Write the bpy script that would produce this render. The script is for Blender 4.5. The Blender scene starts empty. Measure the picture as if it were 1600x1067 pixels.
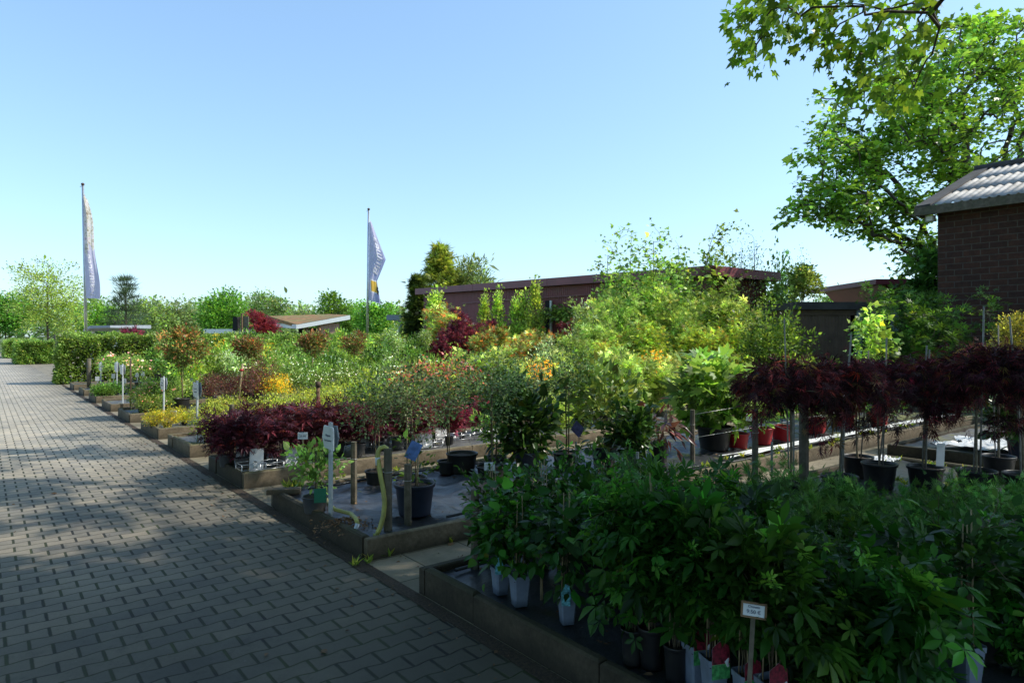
import bpy, math, random
import numpy as np

random.seed(11)
rng = np.random.default_rng(11)
PI = math.pi
scn = bpy.context.scene
COL = scn.collection

# ------------------------------------------------------------------ survey helpers
# the place was surveyed from one photograph: eye height, focal length and the two
# directions of the planting beds give every point its position on the ground
F, EYE, CX, CY = 1050.0, 1.65, 800.0, 525.0
U = np.array([-0.62, 0.785])      # along the driveway
V = np.array([0.785, 0.62])       # along the beds


def UV(u, v):
    p = U * u + V * v
    return float(p[0]), float(p[1])


def ray(px, u):
    """point of the line u = const seen under column px"""
    k = (px - CX) / F
    D = u / (U[1] + U[0] * k)
    return k * D, D


def ground(px, py, z=0.0):
    D = (EYE - z) * F / (py - CY)
    return (px - CX) / F * D, D


def height(py, D):
    return EYE + (CY - py) * D / F


def column(x, y):
    return CX + F * x / y


# ------------------------------------------------------------------ materials
def mat(name):
    m = bpy.data.materials.new(name)
    m.use_nodes = True
    nt = m.node_tree
    return m, nt, nt.nodes["Principled BSDF"]


class NT:
    """tiny wrapper to write node graphs as expressions"""
    def __init__(s, nt):
        s.nt = nt

    def n(s, typ, **kw):
        nd = s.nt.nodes.new(typ)
        for k, v in kw.items():
            setattr(nd, k, v)
        return nd

    def link(s, a, b):
        s.nt.links.new(a, b)

    def m(s, op, a, b=None, c=None):
        nd = s.n("ShaderNodeMath", operation=op)
        for i, x in enumerate((a, b, c)):
            if x is None:
                continue
            if isinstance(x, (int, float)):
                nd.inputs[i].default_value = x
            else:
                s.link(x, nd.inputs[i])
        return nd.outputs[0]

    def noise(s, vec, scale, detail=4, rough=0.55):
        nd = s.n("ShaderNodeTexNoise")
        nd.inputs["Scale"].default_value = scale
        nd.inputs["Detail"].default_value = detail
        nd.inputs["Roughness"].default_value = rough
        if vec is not None:
            s.link(vec, nd.inputs["Vector"])
        return nd.outputs["Fac"]

    def ramp(s, fac, stops):
        nd = s.n("ShaderNodeValToRGB")
        el = nd.color_ramp.elements
        while len(el) < len(stops):
            el.new(0.5)
        for e, (p, c) in zip(el, stops):
            e.position = p
            e.color = (*c, 1) if len(c) == 3 else c
        s.link(fac, nd.inputs[0])
        return nd.outputs[0]

    def mix(s, fac, a, b, mode="MIX"):
        nd = s.n("ShaderNodeMix", data_type="RGBA", blend_type=mode)
        if isinstance(fac, (int, float)):
            nd.inputs[0].default_value = fac
        else:
            s.link(fac, nd.inputs[0])
        for i, x in ((6, a), (7, b)):
            if isinstance(x, tuple):
                nd.inputs[i].default_value = (*x, 1)
            else:
                s.link(x, nd.inputs[i])
        return nd.outputs[2]

    def bump(s, h, strength, dist=0.01, normal=None):
        nd = s.n("ShaderNodeBump")
        nd.inputs["Strength"].default_value = strength
        nd.inputs["Distance"].default_value = dist
        s.link(h, nd.inputs["Height"])
        if normal is not None:
            s.link(normal, nd.inputs["Normal"])
        return nd.outputs[0]


def simple(name, base, rough=0.6, var=0.25, scale=9.0, bump=0.0, metallic=0.0, spec=0.5, dirt=None, coord="Object"):
    m, nt, b = mat(name)
    g = NT(nt)
    tc = g.n("ShaderNodeTexCoord").outputs[coord]
    f = g.noise(tc, scale)
    lo = tuple(c * (1 - var) for c in base)
    hi = tuple(min(1, c * (1 + var)) for c in base)
    c = g.ramp(f, [(0.3, lo), (0.7, hi)])
    if dirt:
        f2 = g.noise(tc, scale * 0.31, 6, 0.7)
        k = g.ramp(f2, [(0.45, (0, 0, 0)), (0.68, (1, 1, 1))])
        c = g.mix(k, c, dirt)
    nt.links.new(c, b.inputs["Base Color"])
    b.inputs["Roughness"].default_value = rough
    b.inputs["Metallic"].default_value = metallic
    b.inputs["Specular IOR Level"].default_value = spec
    if bump:
        nt.links.new(g.bump(g.noise(tc, scale * 4, 5, 0.65), bump), b.inputs["Normal"])
    return m


def leaf_mat(name, trans=0.42, rough=0.45, spec=0.35):
    m, nt, b = mat(name)
    g = NT(nt)
    at = g.n("ShaderNodeAttribute", attribute_name="Col").outputs["Color"]
    oi = g.n("ShaderNodeObjectInfo")
    hsv = g.n("ShaderNodeHueSaturation")
    g.link(at, hsv.inputs["Color"])
    g.link(g.m("MULTIPLY_ADD", oi.outputs["Random"], 0.03, 0.485), hsv.inputs["Hue"])
    g.link(g.m("MULTIPLY_ADD", oi.outputs["Random"], 0.5, 1.85), hsv.inputs["Value"])
    c = hsv.outputs[0]
    nt.links.new(c, b.inputs["Base Color"])
    b.inputs["Roughness"].default_value = rough
    b.inputs["Specular IOR Level"].default_value = spec
    tr = g.n("ShaderNodeBsdfTranslucent")
    g.link(g.mix(1.0, c, (1.5, 1.45, 0.75), "MULTIPLY"), tr.inputs["Color"])
    ms = g.n("ShaderNodeMixShader")
    ms.inputs[0].default_value = trans
    g.link(b.outputs[0], ms.inputs[1])
    g.link(tr.outputs[0], ms.inputs[2])
    g.link(ms.outputs[0], nt.nodes["Material Output"].inputs["Surface"])
    return m


def cloth_mat(m):
    """let the sun shine through thin cloth"""
    nt = m.node_tree
    g = NT(nt)
    b = nt.nodes["Principled BSDF"]
    src = b.inputs["Base Color"].links[0].from_socket
    tr = g.n("ShaderNodeBsdfTranslucent")
    g.link(src, tr.inputs["Color"])
    ms = g.n("ShaderNodeMixShader")
    ms.inputs[0].default_value = 0.5
    g.link(b.outputs[0], ms.inputs[1])
    g.link(tr.outputs[0], ms.inputs[2])
    g.link(ms.outputs[0], nt.nodes["Material Output"].inputs["Surface"])
    return m


def paving_mat():
    """interlocking bone shaped concrete stones, courses along V"""
    m, nt, b = mat("paving_stones")
    g = NT(nt)
    tc = g.n("ShaderNodeTexCoord").outputs["Object"]
    sep = g.n("ShaderNodeSeparateXYZ")
    g.link(tc, sep.inputs[0])
    x, y = sep.outputs[0], sep.outputs[1]
    p, L, a = 0.128, 0.20, 0.007
    w = g.m("DIVIDE", y, p)
    k = g.m("ROUND", w)
    ph = g.m("MULTIPLY", x, 2 * PI / L)
    ph = g.m("MULTIPLY_ADD", k, PI, ph)
    s3 = g.m("COSINE", ph)
    wob = g.m("MULTIPLY_ADD", g.noise(tc, 3.0, 2), 0.10, -0.05)
    d = g.m("SUBTRACT", g.m("SUBTRACT", w, k), g.m("MULTIPLY_ADD", s3, -a / p, wob))
    dist_w = g.m("MULTIPLY", g.m("ABSOLUTE", d), p)
    row = g.m("SUBTRACT", k, g.m("LESS_THAN", d, 0.0))
    par = g.m("MULTIPLY", g.m("FLOORED_MODULO", row, 2.0), 0.5)
    q = g.m("ADD", g.m("DIVIDE", x, L), par)
    fq = g.m("FRACT", q)
    dq = g.m("MULTIPLY", g.m("MINIMUM", fq, g.m("SUBTRACT", 1.0, fq)), L)
    cell = g.n("ShaderNodeCombineXYZ")
    g.link(g.m("FLOOR", q), cell.inputs[0])
    g.link(row, cell.inputs[1])
    wn = g.n("ShaderNodeTexWhiteNoise", noise_dimensions="2D")
    g.link(cell.outputs[0], wn.inputs["Vector"])
    # joints
    jn = g.noise(tc, 14.0, 3)
    e1 = g.m("SUBTRACT", dist_w, g.m("MULTIPLY_ADD", jn, 0.003, 0.0004))
    e2 = g.m("SUBTRACT", dq, g.m("MULTIPLY_ADD", jn, 0.006, 0.0025))
    e = g.m("MINIMUM", e1, e2)
    mr = g.n("ShaderNodeMapRange")
    g.link(e, mr.inputs[0])
    mr.inputs[1].default_value = 0.0
    mr.inputs[2].default_value = 0.006
    stone = mr.outputs[0]
    base = g.ramp(g.noise(tc, 60.0, 6, 0.75), [(0.25, (0.44, 0.405, 0.355)), (0.75, (0.60, 0.56, 0.495))])
    tint = g.ramp(wn.outputs[0], [(0.0, (0.72, 0.72, 0.73)), (0.4, (0.90, 0.88, 0.84)), (0.8, (1.0, 0.95, 0.88)), (1.0, (1.12, 1.05, 0.95))])
    base = g.mix(1.0, base, tint, "MULTIPLY")
    big = g.ramp(g.noise(tc, 0.55, 6, 0.7), [(0.3, (0.62, 0.62, 0.60)), (0.7, (1.08, 1.05, 1.0))])
    base = g.mix(1.0, base, big, "MULTIPLY")
    spots = g.ramp(g.noise(tc, 5.0, 5, 0.8), [(0.56, (0, 0, 0)), (0.72, (1, 1, 1))])
    base = g.mix(g.m("MULTIPLY", spots, 0.5), base, (0.13, 0.12, 0.10))
    gum = g.ramp(g.noise(tc, 26.0, 2, 0.5), [(0.70, (0, 0, 0)), (0.76, (1, 1, 1))])
    base = g.mix(g.m("MULTIPLY", gum, 0.4), base, (0.62, 0.60, 0.55))
    # shade of the trees is put into the colour: darker near, paler far away
    tree_shade = g.n("ShaderNodeMapRange")
    g.link(g.m("ADD", y, g.m("MULTIPLY_ADD", g.noise(tc, .5, 5, .7), 7.0, -3.5)), tree_shade.inputs[0])
    tree_shade.inputs[1].default_value = 2.5
    tree_shade.inputs[2].default_value = 13.0
    tree_shade.inputs[3].default_value = 0.22
    tree_shade.inputs[4].default_value = 1.0
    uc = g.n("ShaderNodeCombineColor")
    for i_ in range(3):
        g.link(tree_shade.outputs[0], uc.inputs[i_])
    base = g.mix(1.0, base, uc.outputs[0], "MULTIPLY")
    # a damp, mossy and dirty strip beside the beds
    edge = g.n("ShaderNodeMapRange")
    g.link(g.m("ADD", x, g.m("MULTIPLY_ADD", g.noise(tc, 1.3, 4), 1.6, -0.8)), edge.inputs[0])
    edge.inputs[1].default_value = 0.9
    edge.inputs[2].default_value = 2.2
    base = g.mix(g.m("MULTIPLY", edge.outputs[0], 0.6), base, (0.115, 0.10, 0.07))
    joint = g.ramp(g.noise(tc, 2.2, 4), [(0.40, (0.024, 0.022, 0.018)), (0.7, (0.05, 0.06, 0.02))])
    far = g.mix(stone, joint, base)
    nt.links.new(far, b.inputs["Base Color"])
    b.inputs["Roughness"].default_value = 0.8
    b.inputs["Specular IOR Level"].default_value = 0.3
    hgt = g.m("ADD", stone, g.m("MULTIPLY_ADD", wn.outputs[0], 0.25, g.m("MULTIPLY", g.noise(tc, 90, 3), 0.22)))
    nt.links.new(g.bump(hgt, 0.7, 0.006), b.inputs["Normal"])
    return m


def slab_mat():
    m, nt, b = mat("path_slabs")
    g = NT(nt)
    tc = g.n("ShaderNodeTexCoord").outputs["Object"]
    br = g.n("ShaderNodeTexBrick")
    g.link(tc, br.inputs["Vector"])
    br.offset = 0.0
    br.inputs["Scale"].default_value = 1.0
    br.inputs["Brick Width"].default_value = 0.5
    br.inputs["Row Height"].default_value = 0.5
    br.inputs["Mortar Size"].default_value = 0.006
    br.inputs["Color1"].default_value = (0.30, 0.26, 0.195, 1)
    br.inputs["Color2"].default_value = (0.25, 0.215, 0.16, 1)
    br.inputs["Mortar"].default_value = (0.05, 0.055, 0.03, 1)
    n1 = g.ramp(g.noise(tc, 1.4, 6, 0.7), [(0.4, (0.6, 0.6, 0.55)), (0.65, (1.05, 1.02, 0.98))])
    c = g.mix(1.0, br.outputs[0], n1, "MULTIPLY")
    moss = g.ramp(g.noise(tc, 2.6, 5, 0.7), [(0.56, (0, 0, 0)), (0.70, (1, 1, 1))])
    c = g.mix(g.m("MULTIPLY", moss, 0.55), c, (0.10, 0.11, 0.04))
    nt.links.new(c, b.inputs["Base Color"])
    b.inputs["Roughness"].default_value = 0.92
    nt.links.new(g.bump(g.noise(tc, 40, 5, 0.7), 0.35), b.inputs["Normal"])
    return m


def fabric_mat(name, base, moss_amount, rough=0.55):
    m, nt, b = mat(name)
    g = NT(nt)
    tc = g.n("ShaderNodeTexCoord").outputs["Object"]
    c = g.ramp(g.noise(tc, 3.5, 6, 0.7), [(0.3, tuple(x * 0.55 for x in base)), (0.7, tuple(x * 1.5 for x in base))])
    sepf = g.n("ShaderNodeSeparateXYZ")
    g.link(tc, sepf.inputs[0])
    grow = g.n("ShaderNodeMapRange")
    g.link(sepf.outputs[0], grow.inputs[0])
    grow.inputs[1].default_value, grow.inputs[2].default_value = 4.0, 9.0
    grow.inputs[3].default_value, grow.inputs[4].default_value = -.03, .10
    mf = g.ramp(g.m("ADD", g.noise(tc, 2.1, 7, 0.72), grow.outputs[0]), [(0.64 - moss_amount, (0, 0, 0)), (0.74 - moss_amount, (1, 1, 1))])
    mc = g.ramp(g.noise(tc, 22, 4), [(0.3, (0.07, 0.08, 0.02)), (0.7, (0.22, 0.22, 0.06))])
    c = g.mix(g.m("MULTIPLY", mf, 0.9), c, mc)
    nt.links.new(c, b.inputs["Base Color"])
    g.link(g.m("MULTIPLY_ADD", mf, 0.35, rough), b.inputs["Roughness"])
    hh = g.m("ADD", g.m("MULTIPLY", g.noise(tc, 55, 3), 0.2), g.noise(tc, 6, 5))
    nt.links.new(g.bump(hh, 0.6, 0.02), b.inputs["Normal"])
    return m


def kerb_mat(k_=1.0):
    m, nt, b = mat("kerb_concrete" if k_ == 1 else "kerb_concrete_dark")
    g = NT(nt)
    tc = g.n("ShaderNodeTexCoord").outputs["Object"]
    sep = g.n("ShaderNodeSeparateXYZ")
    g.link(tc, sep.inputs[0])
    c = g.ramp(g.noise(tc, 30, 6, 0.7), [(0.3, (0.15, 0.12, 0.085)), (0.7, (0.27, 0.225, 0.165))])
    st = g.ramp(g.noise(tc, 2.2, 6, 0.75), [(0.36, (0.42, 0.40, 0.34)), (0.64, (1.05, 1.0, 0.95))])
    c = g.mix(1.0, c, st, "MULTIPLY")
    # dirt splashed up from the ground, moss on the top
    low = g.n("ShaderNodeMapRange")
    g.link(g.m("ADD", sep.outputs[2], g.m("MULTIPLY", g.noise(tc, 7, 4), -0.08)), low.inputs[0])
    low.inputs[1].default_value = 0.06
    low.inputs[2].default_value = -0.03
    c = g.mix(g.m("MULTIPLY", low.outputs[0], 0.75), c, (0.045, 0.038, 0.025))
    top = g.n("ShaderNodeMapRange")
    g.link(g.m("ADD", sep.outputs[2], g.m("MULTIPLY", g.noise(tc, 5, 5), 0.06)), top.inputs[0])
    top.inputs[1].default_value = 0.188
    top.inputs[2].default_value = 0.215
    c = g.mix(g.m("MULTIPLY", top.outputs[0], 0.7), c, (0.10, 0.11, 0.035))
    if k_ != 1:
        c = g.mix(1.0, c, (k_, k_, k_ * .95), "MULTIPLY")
    nt.links.new(c, b.inputs["Base Color"])
    b.inputs["Roughness"].default_value = 0.93
    nt.links.new(g.bump(g.noise(tc, 70, 5, 0.7), 0.4), b.inputs["Normal"])
    return m


def brick_mat(name, c1, c2, mortar, bw, bh, ms):
    m, nt, b = mat(name)
    g = NT(nt)
    tc = g.n("ShaderNodeTexCoord").outputs["Object"]
    sep = g.n("ShaderNodeSeparateXYZ")
    g.link(tc, sep.inputs[0])
    cb = g.n("ShaderNodeCombineXYZ")
    g.link(g.m("ADD", sep.outputs[0], sep.outputs[1]), cb.inputs[0])
    g.link(sep.outputs[2], cb.inputs[1])
    br = g.n("ShaderNodeTexBrick")
    g.link(cb.outputs[0], br.inputs["Vector"])
    br.inputs["Scale"].default_value = 1.0
    br.inputs["Brick Width"].default_value = bw
    br.inputs["Row Height"].default_value = bh
    br.inputs["Mortar Size"].default_value = ms
    br.inputs["Mortar Smooth"].default_value = 0.3
    br.inputs["Color1"].default_value = (*c1, 1)
    br.inputs["Color2"].default_value = (*c2, 1)
    br.inputs["Mortar"].default_value = (*mortar, 1)
    n1 = g.ramp(g.noise(tc, 6, 6, 0.7), [(0.3, (0.6, 0.6, 0.6)), (0.7, (1.25, 1.2, 1.15))])
    c = g.mix(1.0, br.outputs[0], n1, "MULTIPLY")
    nt.links.new(c, b.inputs["Base Color"])
    b.inputs["Roughness"].default_value = 0.9
    nt.links.new(g.bump(g.m("SUBTRACT", g.m("MULTIPLY", g.noise(tc, 30, 4), 0.5), br.outputs["Fac"]), 0.6, 0.008), b.inputs["Normal"])
    return m


def grass_mat():
    m, nt, b = mat("meadow")
    g = NT(nt)
    tc = g.n("ShaderNodeTexCoord").outputs["Object"]
    c = g.ramp(g.noise(tc, 0.4, 8, 0.7), [(0.3, (0.05, 0.085, 0.018)), (0.7, (0.12, 0.17, 0.04))])
    nt.links.new(c, b.inputs["Base Color"])
    b.inputs["Roughness"].default_value = 0.95
    nt.links.new(g.bump(g.noise(tc, 30, 4), 0.8, 0.05), b.inputs["Normal"])
    return m


def flower_flag_mat():
    m, nt, b = mat("flag_photo_print")
    g = NT(nt)
    tc = g.n("ShaderNodeTexCoord").outputs["Object"]
    c = g.ramp(g.noise(tc, 7, 5, 0.7), [(0.36, (0.40, 0.32, 0.24)), (0.48, (0.75, 0.70, 0.60)), (0.56, (0.88, 0.85, 0.84)), (0.68, (0.60, 0.34, 0.40))])
    nt.links.new(c, b.inputs["Base Color"])
    b.inputs["Roughness"].default_value = 0.8
    return m


M = {}
M["leaf"] = leaf_mat("leaf", 0.40)
M["leaf_gloss"] = leaf_mat("glossy_leaf", 0.26, 0.32, 0.5)
M["leaf_tree"] = leaf_mat("tree_leaf", 0.40, 0.4, 0.4)
M["petal"] = leaf_mat("petal", 0.35, 0.6, 0.2)
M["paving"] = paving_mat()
M["slab"] = slab_mat()
M["meadow"] = grass_mat()
M["kerb"] = kerb_mat()
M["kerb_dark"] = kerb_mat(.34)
M["fabric_dark"] = fabric_mat("weed_fabric_dark", (0.036, 0.038, 0.044), 0.05, 0.36)
M["fabric_mossy"] = fabric_mat("weed_fabric_mossy", (0.10, 0.10, 0.10), 0.14, 0.6)
M["bark"] = simple("bark", (0.075, 0.058, 0.042), 0.9, 0.5, 14, 0.7)
M["bark_pale"] = simple("bark_pale", (0.22, 0.18, 0.12), 0.85, 0.4, 14, 0.5)
M["twig"] = simple("twig", (0.11, 0.085, 0.045), 0.8, 0.4, 20, 0.3)
M["green_stem"] = simple("green_stem", (0.10, 0.14, 0.03), 0.6, 0.3, 20)
M["cane"] = simple("bamboo_cane", (0.34, 0.26, 0.14), 0.6, 0.35, 12, 0.2)
M["cane_grey"] = simple("weathered_cane", (0.26, 0.245, 0.22), 0.75, 0.35, 14, 0.3)
M["stake"] = simple("weathered_stake", (0.14, 0.115, 0.085), 0.9, 0.4, 12, 0.6, dirt=(0.08, 0.085, 0.05))
M["timber"] = simple("timber", (0.20, 0.12, 0.06), 0.8, 0.35, 10, 0.4)
M["pot_black"] = simple("black_plastic", (0.016, 0.016, 0.018), 0.42, 0.3, 6, 0.05, dirt=(0.05, 0.045, 0.035))
M["pot_blue"] = simple("dark_blue_plastic", (0.022, 0.028, 0.05), 0.45, 0.3, 6, 0.05)
M["pot_slate"] = simple("slate_plastic", (0.07, 0.075, 0.085), 0.5, 0.25, 6, 0.05, dirt=(0.09, 0.08, 0.06))
M["pot_grey"] = simple("pale_grey_plastic", (0.20, 0.245, 0.33), 0.45, 0.14, 8, 0.03, dirt=(0.14, 0.15, 0.17))
M["pot_red"] = simple("red_plastic", (0.46, 0.018, 0.025), 0.45, 0.2, 6, 0.03)
M["pot_pink"] = simple("magenta_plastic", (0.50, 0.03, 0.16), 0.45, 0.2, 6, 0.03)
M["soil"] = simple("potting_soil", (0.055, 0.036, 0.022), 0.95, 0.6, 60, 0.9)
M["chips"] = simple("bark_mulch", (0.22, 0.12, 0.06), 0.95, 0.6, 60, 0.9)
M["white_board"] = simple("white_board", (0.72, 0.74, 0.76), 0.5, 0.08, 5, dirt=(0.55, 0.56, 0.55))
M["sign_grey"] = simple("grey_board_back", (0.22, 0.26, 0.30), 0.6, 0.15, 6)
M["ink"] = simple("ink", (0.03, 0.035, 0.06), 0.7, 0.1)
M["ink_soft"] = simple("faded_ink", (0.14, 0.16, 0.22), 0.7, 0.1)
M["lath"] = simple("painted_lath", (0.50, 0.53, 0.55), 0.6, 0.15, 8, 0.1)
M["alu"] = simple("galvanised_metal", (0.55, 0.56, 0.58), 0.35, 0.12, 12, metallic=0.85)
M["steel_dark"] = simple("rusty_steel", (0.09, 0.055, 0.035), 0.75, 0.4, 12, 0.2)
M["wire"] = simple("wire", (0.45, 0.45, 0.44), 0.4, 0.1, 12, metallic=0.7)
M["hose"] = simple("yellow_hose", (0.42, 0.40, 0.10), 0.45, 0.25, 10, dirt=(0.20, 0.18, 0.08))
M["card_blue"] = simple("blue_plant_label", (0.10, 0.19, 0.45), 0.4, 0.5, 16)
M["card_green"] = simple("green_plant_label", (0.015, 0.17, 0.09), 0.4, 0.2, 8)
M["card_teal"] = simple("teal_plant_label", (0.14, 0.42, 0.50), 0.4, 0.9, 45)
M["card_red"] = simple("red_flower_print", (0.20, 0.012, 0.03), 0.45, 0.9, 55)
M["card_leaf"] = simple("green_leaf_print", (0.07, 0.33, 0.10), 0.45, 0.8, 40)
M["card_dark"] = simple("dark_green_board", (0.012, 0.07, 0.045), 0.5, 0.2, 8)
M["card_purple"] = simple("purple_plant_label", (0.07, 0.06, 0.17), 0.45, 0.6, 25)
M["cardboard"] = simple("cardboard", (0.42, 0.27, 0.13), 0.8, 0.15, 8)
M["barn_red"] = simple("oxblood_sheet_metal", (0.21, 0.040, 0.045), 0.5, 0.12, 1.5, dirt=(0.175, 0.042, 0.048))
M["barn_trim"] = simple("oxblood_trim", (0.20, 0.048, 0.06), 0.45, 0.15, 2)
M["roof_felt"] = simple("roof_felt", (0.06, 0.055, 0.055), 0.9, 0.3, 3, 0.4)
M["fibre_cement"] = simple("fibre_cement", (0.40, 0.37, 0.34), 0.55, 0.3, 5, 0.25, dirt=(0.17, 0.15, 0.125))
M["brick_dark"] = brick_mat("dark_red_brick", (0.085, 0.034, 0.022), (0.055, 0.024, 0.018), (0.10, 0.08, 0.066), 0.37, 0.15, 0.012)
M["brick_pale"] = brick_mat("pale_red_brick", (0.42, 0.22, 0.16), (0.34, 0.18, 0.13), (0.42, 0.37, 0.32), 0.25, 0.083, 0.01)
M["white_paint"] = simple("white_paint", (0.78, 0.78, 0.76), 0.5, 0.05, 4)
M["grey_paint"] = simple("grey_paint", (0.30, 0.32, 0.36), 0.55, 0.12, 4)
M["blue_paint"] = simple("faded_blue_paint", (0.20, 0.28, 0.36), 0.6, 0.2, 4, dirt=(0.26, 0.28, 0.29))
M["blue_sheet"] = simple("blue_sheet", (0.02, 0.05, 0.14), 0.5, 0.3, 4)
M["brown_sheet"] = simple("brown_sheet", (0.13, 0.085, 0.06), 0.65, 0.25, 4)
M["beige_paint"] = simple("beige_door", (0.36, 0.35, 0.30), 0.6, 0.15, 4)
M["sedum"] = simple("sedum_roof", (0.25, 0.13, 0.05), 0.95, 0.5, 3, 0.8, dirt=(0.14, 0.17, 0.05))
M["dark_gap"] = simple("dark_interior", (0.012, 0.012, 0.012), 0.9, 0.1)
M["stone"] = simple("boulder", (0.20, 0.20, 0.19), 0.95, 0.3, 4, 0.8)
M["flag_photo"] = cloth_mat(flower_flag_mat())
M["flag_grey"] = cloth_mat(simple("lavender_flag", (0.62, 0.60, 0.76), 0.8, 0.08, 3))
M["flag_slate"] = cloth_mat(simple("slate_blue_flag", (0.42, 0.44, 0.66), 0.8, 0.10, 3))
M["flag_white"] = cloth_mat(simple("flag_white", (0.9, 0.89, 0.9), 0.8, 0.03, 3))
M["flag_gold"] = cloth_mat(simple("flag_gold", (0.85, 0.52, 0.08), 0.8, 0.12, 6))
M["foil"] = simple("crumpled_white_film", (0.70, 0.71, 0.72), 0.3, 0.15, 9, 0.6)
M["dead_leaf"] = simple("dead_leaf", (0.16, 0.09, 0.045), 0.9, 0.5, 4)


# ------------------------------------------------------------------ mesh helpers
def np_mesh(name, Vt, T, C=None, smooth=False, mat_=None):
    me = bpy.data.meshes.new(name)
    Vt = np.ascontiguousarray(Vt, dtype=np.float32)
    T = np.ascontiguousarray(T, dtype=np.int32)
    me.vertices.add(len(Vt))
    me.vertices.foreach_set("co", Vt.ravel())
    me.loops.add(T.size)
    me.loops.foreach_set("vertex_index", T.ravel())
    me.polygons.add(len(T))
    me.polygons.foreach_set("loop_start", np.arange(len(T), dtype=np.int32) * T.shape[1])
    if smooth:
        me.polygons.foreach_set("use_smooth", np.ones(len(T), dtype=bool))
    me.update(calc_edges=True)
    if C is not None:
        a = me.color_attributes.new("Col", "FLOAT_COLOR", "POINT")
        a.data.foreach_set("color", np.c_[C, np.ones(len(C))].astype(np.float32).ravel())
    if mat_ is not None:
        me.materials.append(mat_)
    return me


class MB:
    """collects simple shapes into one mesh"""
    def __init__(s):
        s.v, s.f, s.mi = [], [], []

    def add(s, v, f, mi=0):
        o = len(s.v)
        s.v += [tuple(map(float, p)) for p in v]
        s.f += [tuple(i + o for i in q) for q in f]
        s.mi += [mi] * len(f)
        return s

    def box(s, o, a, b, c, mi=0):
        """corner o, edge vectors a, b, c"""
        o, a, b, c = (np.array(t, float) for t in (o, a, b, c))
        v = [o, o + a, o + a + b, o + b, o + c, o + a + c, o + a + b + c, o + b + c]
        if np.dot(np.cross(a, b), c) < 0:
            f = [(0, 1, 2, 3), (7, 6, 5, 4), (4, 5, 1, 0), (5, 6, 2, 1), (6, 7, 3, 2), (7, 4, 0, 3)]
        else:
            f = [(3, 2, 1, 0), (4, 5, 6, 7), (0, 1, 5, 4), (1, 2, 6, 5), (2, 3, 7, 6), (3, 0, 4, 7)]
        return s.add(v, f, mi)

    def board(s, o, a, b, c, ch=0.006, mi=0):
        """a box whose top edges are chamfered (c is up)"""
        o, a, b, c = (np.array(t, float) for t in (o, a, b, c))
        la, lb, lc = (np.linalg.norm(t) for t in (a, b, c))
        ea, eb, ec = a / la, b / lb, c / lc
        v = [o, o + a, o + a + b, o + b]
        k = c - ec * ch
        v += [p + k for p in v[:4]]
        v += [v[0] + c + (ea + eb) * ch, v[1] + c + (-ea + eb) * ch, v[2] + c + (-ea - eb) * ch, v[3] + c + (ea - eb) * ch]
        f = [(3, 2, 1, 0), (8, 9, 10, 11)]
        for j in (0, 4):
            for i in range(4):
                n = (i + 1) % 4
                f.append((j + i, j + n, j + 4 + n, j + 4 + i))
        if np.dot(np.cross(a, b), c) < 0:
            f = [q[::-1] for q in f]
        return s.add(v, f, mi)

    def tube(s, pts, r, k=8, mi=0, cap=True):
        P = np.array(pts, float)
        R = np.full(len(P), r) if np.isscalar(r) else np.array(r, float)
        o = len(s.v)
        prev = None
        for i, p in enumerate(P):
            t = P[min(i + 1, len(P) - 1)] - P[max(i - 1, 0)]
            t = t / (np.linalg.norm(t) + 1e-9)
            ref = prev if prev is not None else (np.array([1.0, 0, 0]) if abs(t[0]) < 0.8 else np.array([0, 1.0, 0]))
            x = ref - t * np.dot(ref, t)
            x /= np.linalg.norm(x) + 1e-9
            prev = x
            y = np.cross(t, x)
            for j in range(k):
                a = 2 * PI * j / k
                s.v.append(tuple(p + (x * math.cos(a) + y * math.sin(a)) * R[i]))
        for i in range(len(P) - 1):
            for j in range(k):
                n = (j + 1) % k
                s.f.append((o + i * k + j, o + i * k + n, o + (i + 1) * k + n, o + (i + 1) * k + j))
                s.mi.append(mi)
        if cap:
            s.f.append(tuple(o + j for j in reversed(range(k))))
            s.f.append(tuple(o + (len(P) - 1) * k + j for j in range(k)))
            s.mi += [mi, mi]
        return s

    def lathe(s, prof, k=20, mi=0, closed=False):
        o = len(s.v)
        for (r, z) in prof:
            for j in range(k):
                a = 2 * PI * j / k
                s.v.append((r * math.cos(a), r * math.sin(a), z))
        for i in range(len(prof) - 1):
            for j in range(k):
                n = (j + 1) % k
                s.f.append((o + i * k + j, o + i * k + n, o + (i + 1) * k + n, o + (i + 1) * k + j))
                s.mi.append(mi)
        return s

    def quad(s, a, b, c, d, mi=0):
        return s.add([a, b, c, d], [(0, 1, 2, 3)], mi)

    def mesh(s, name, mats, smooth=False):
        me = bpy.data.meshes.new(name)
        me.from_pydata(s.v, [], s.f)
        if not isinstance(mats, (list, tuple)):
            mats = [mats]
        for m_ in mats:
            me.materials.append(m_)
        me.polygons.foreach_set("material_index", s.mi)
        if smooth:
            me.polygons.foreach_set("use_smooth", [True] * len(s.f))
        me.update()
        return me


def obj(name, me, parent=None, loc=None):
    o = bpy.data.objects.new(name, me)
    COL.objects.link(o)
    if parent is not None:
        o.parent = parent
    if loc is not None:
        o.location = loc
    return o


def empty(name, loc=(0, 0, 0), rz=0.0):
    o = bpy.data.objects.new(name, None)
    o.empty_display_size = 0.1
    COL.objects.link(o)
    o.location = loc
    o.rotation_euler = (0, 0, rz)
    return o


def tag(o, label, cat, group=None):
    o["label"] = label
    o["category"] = cat
    if group:
        o["group"] = group
    return o


def structure(o):
    o["kind"] = "structure"
    return o


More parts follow.
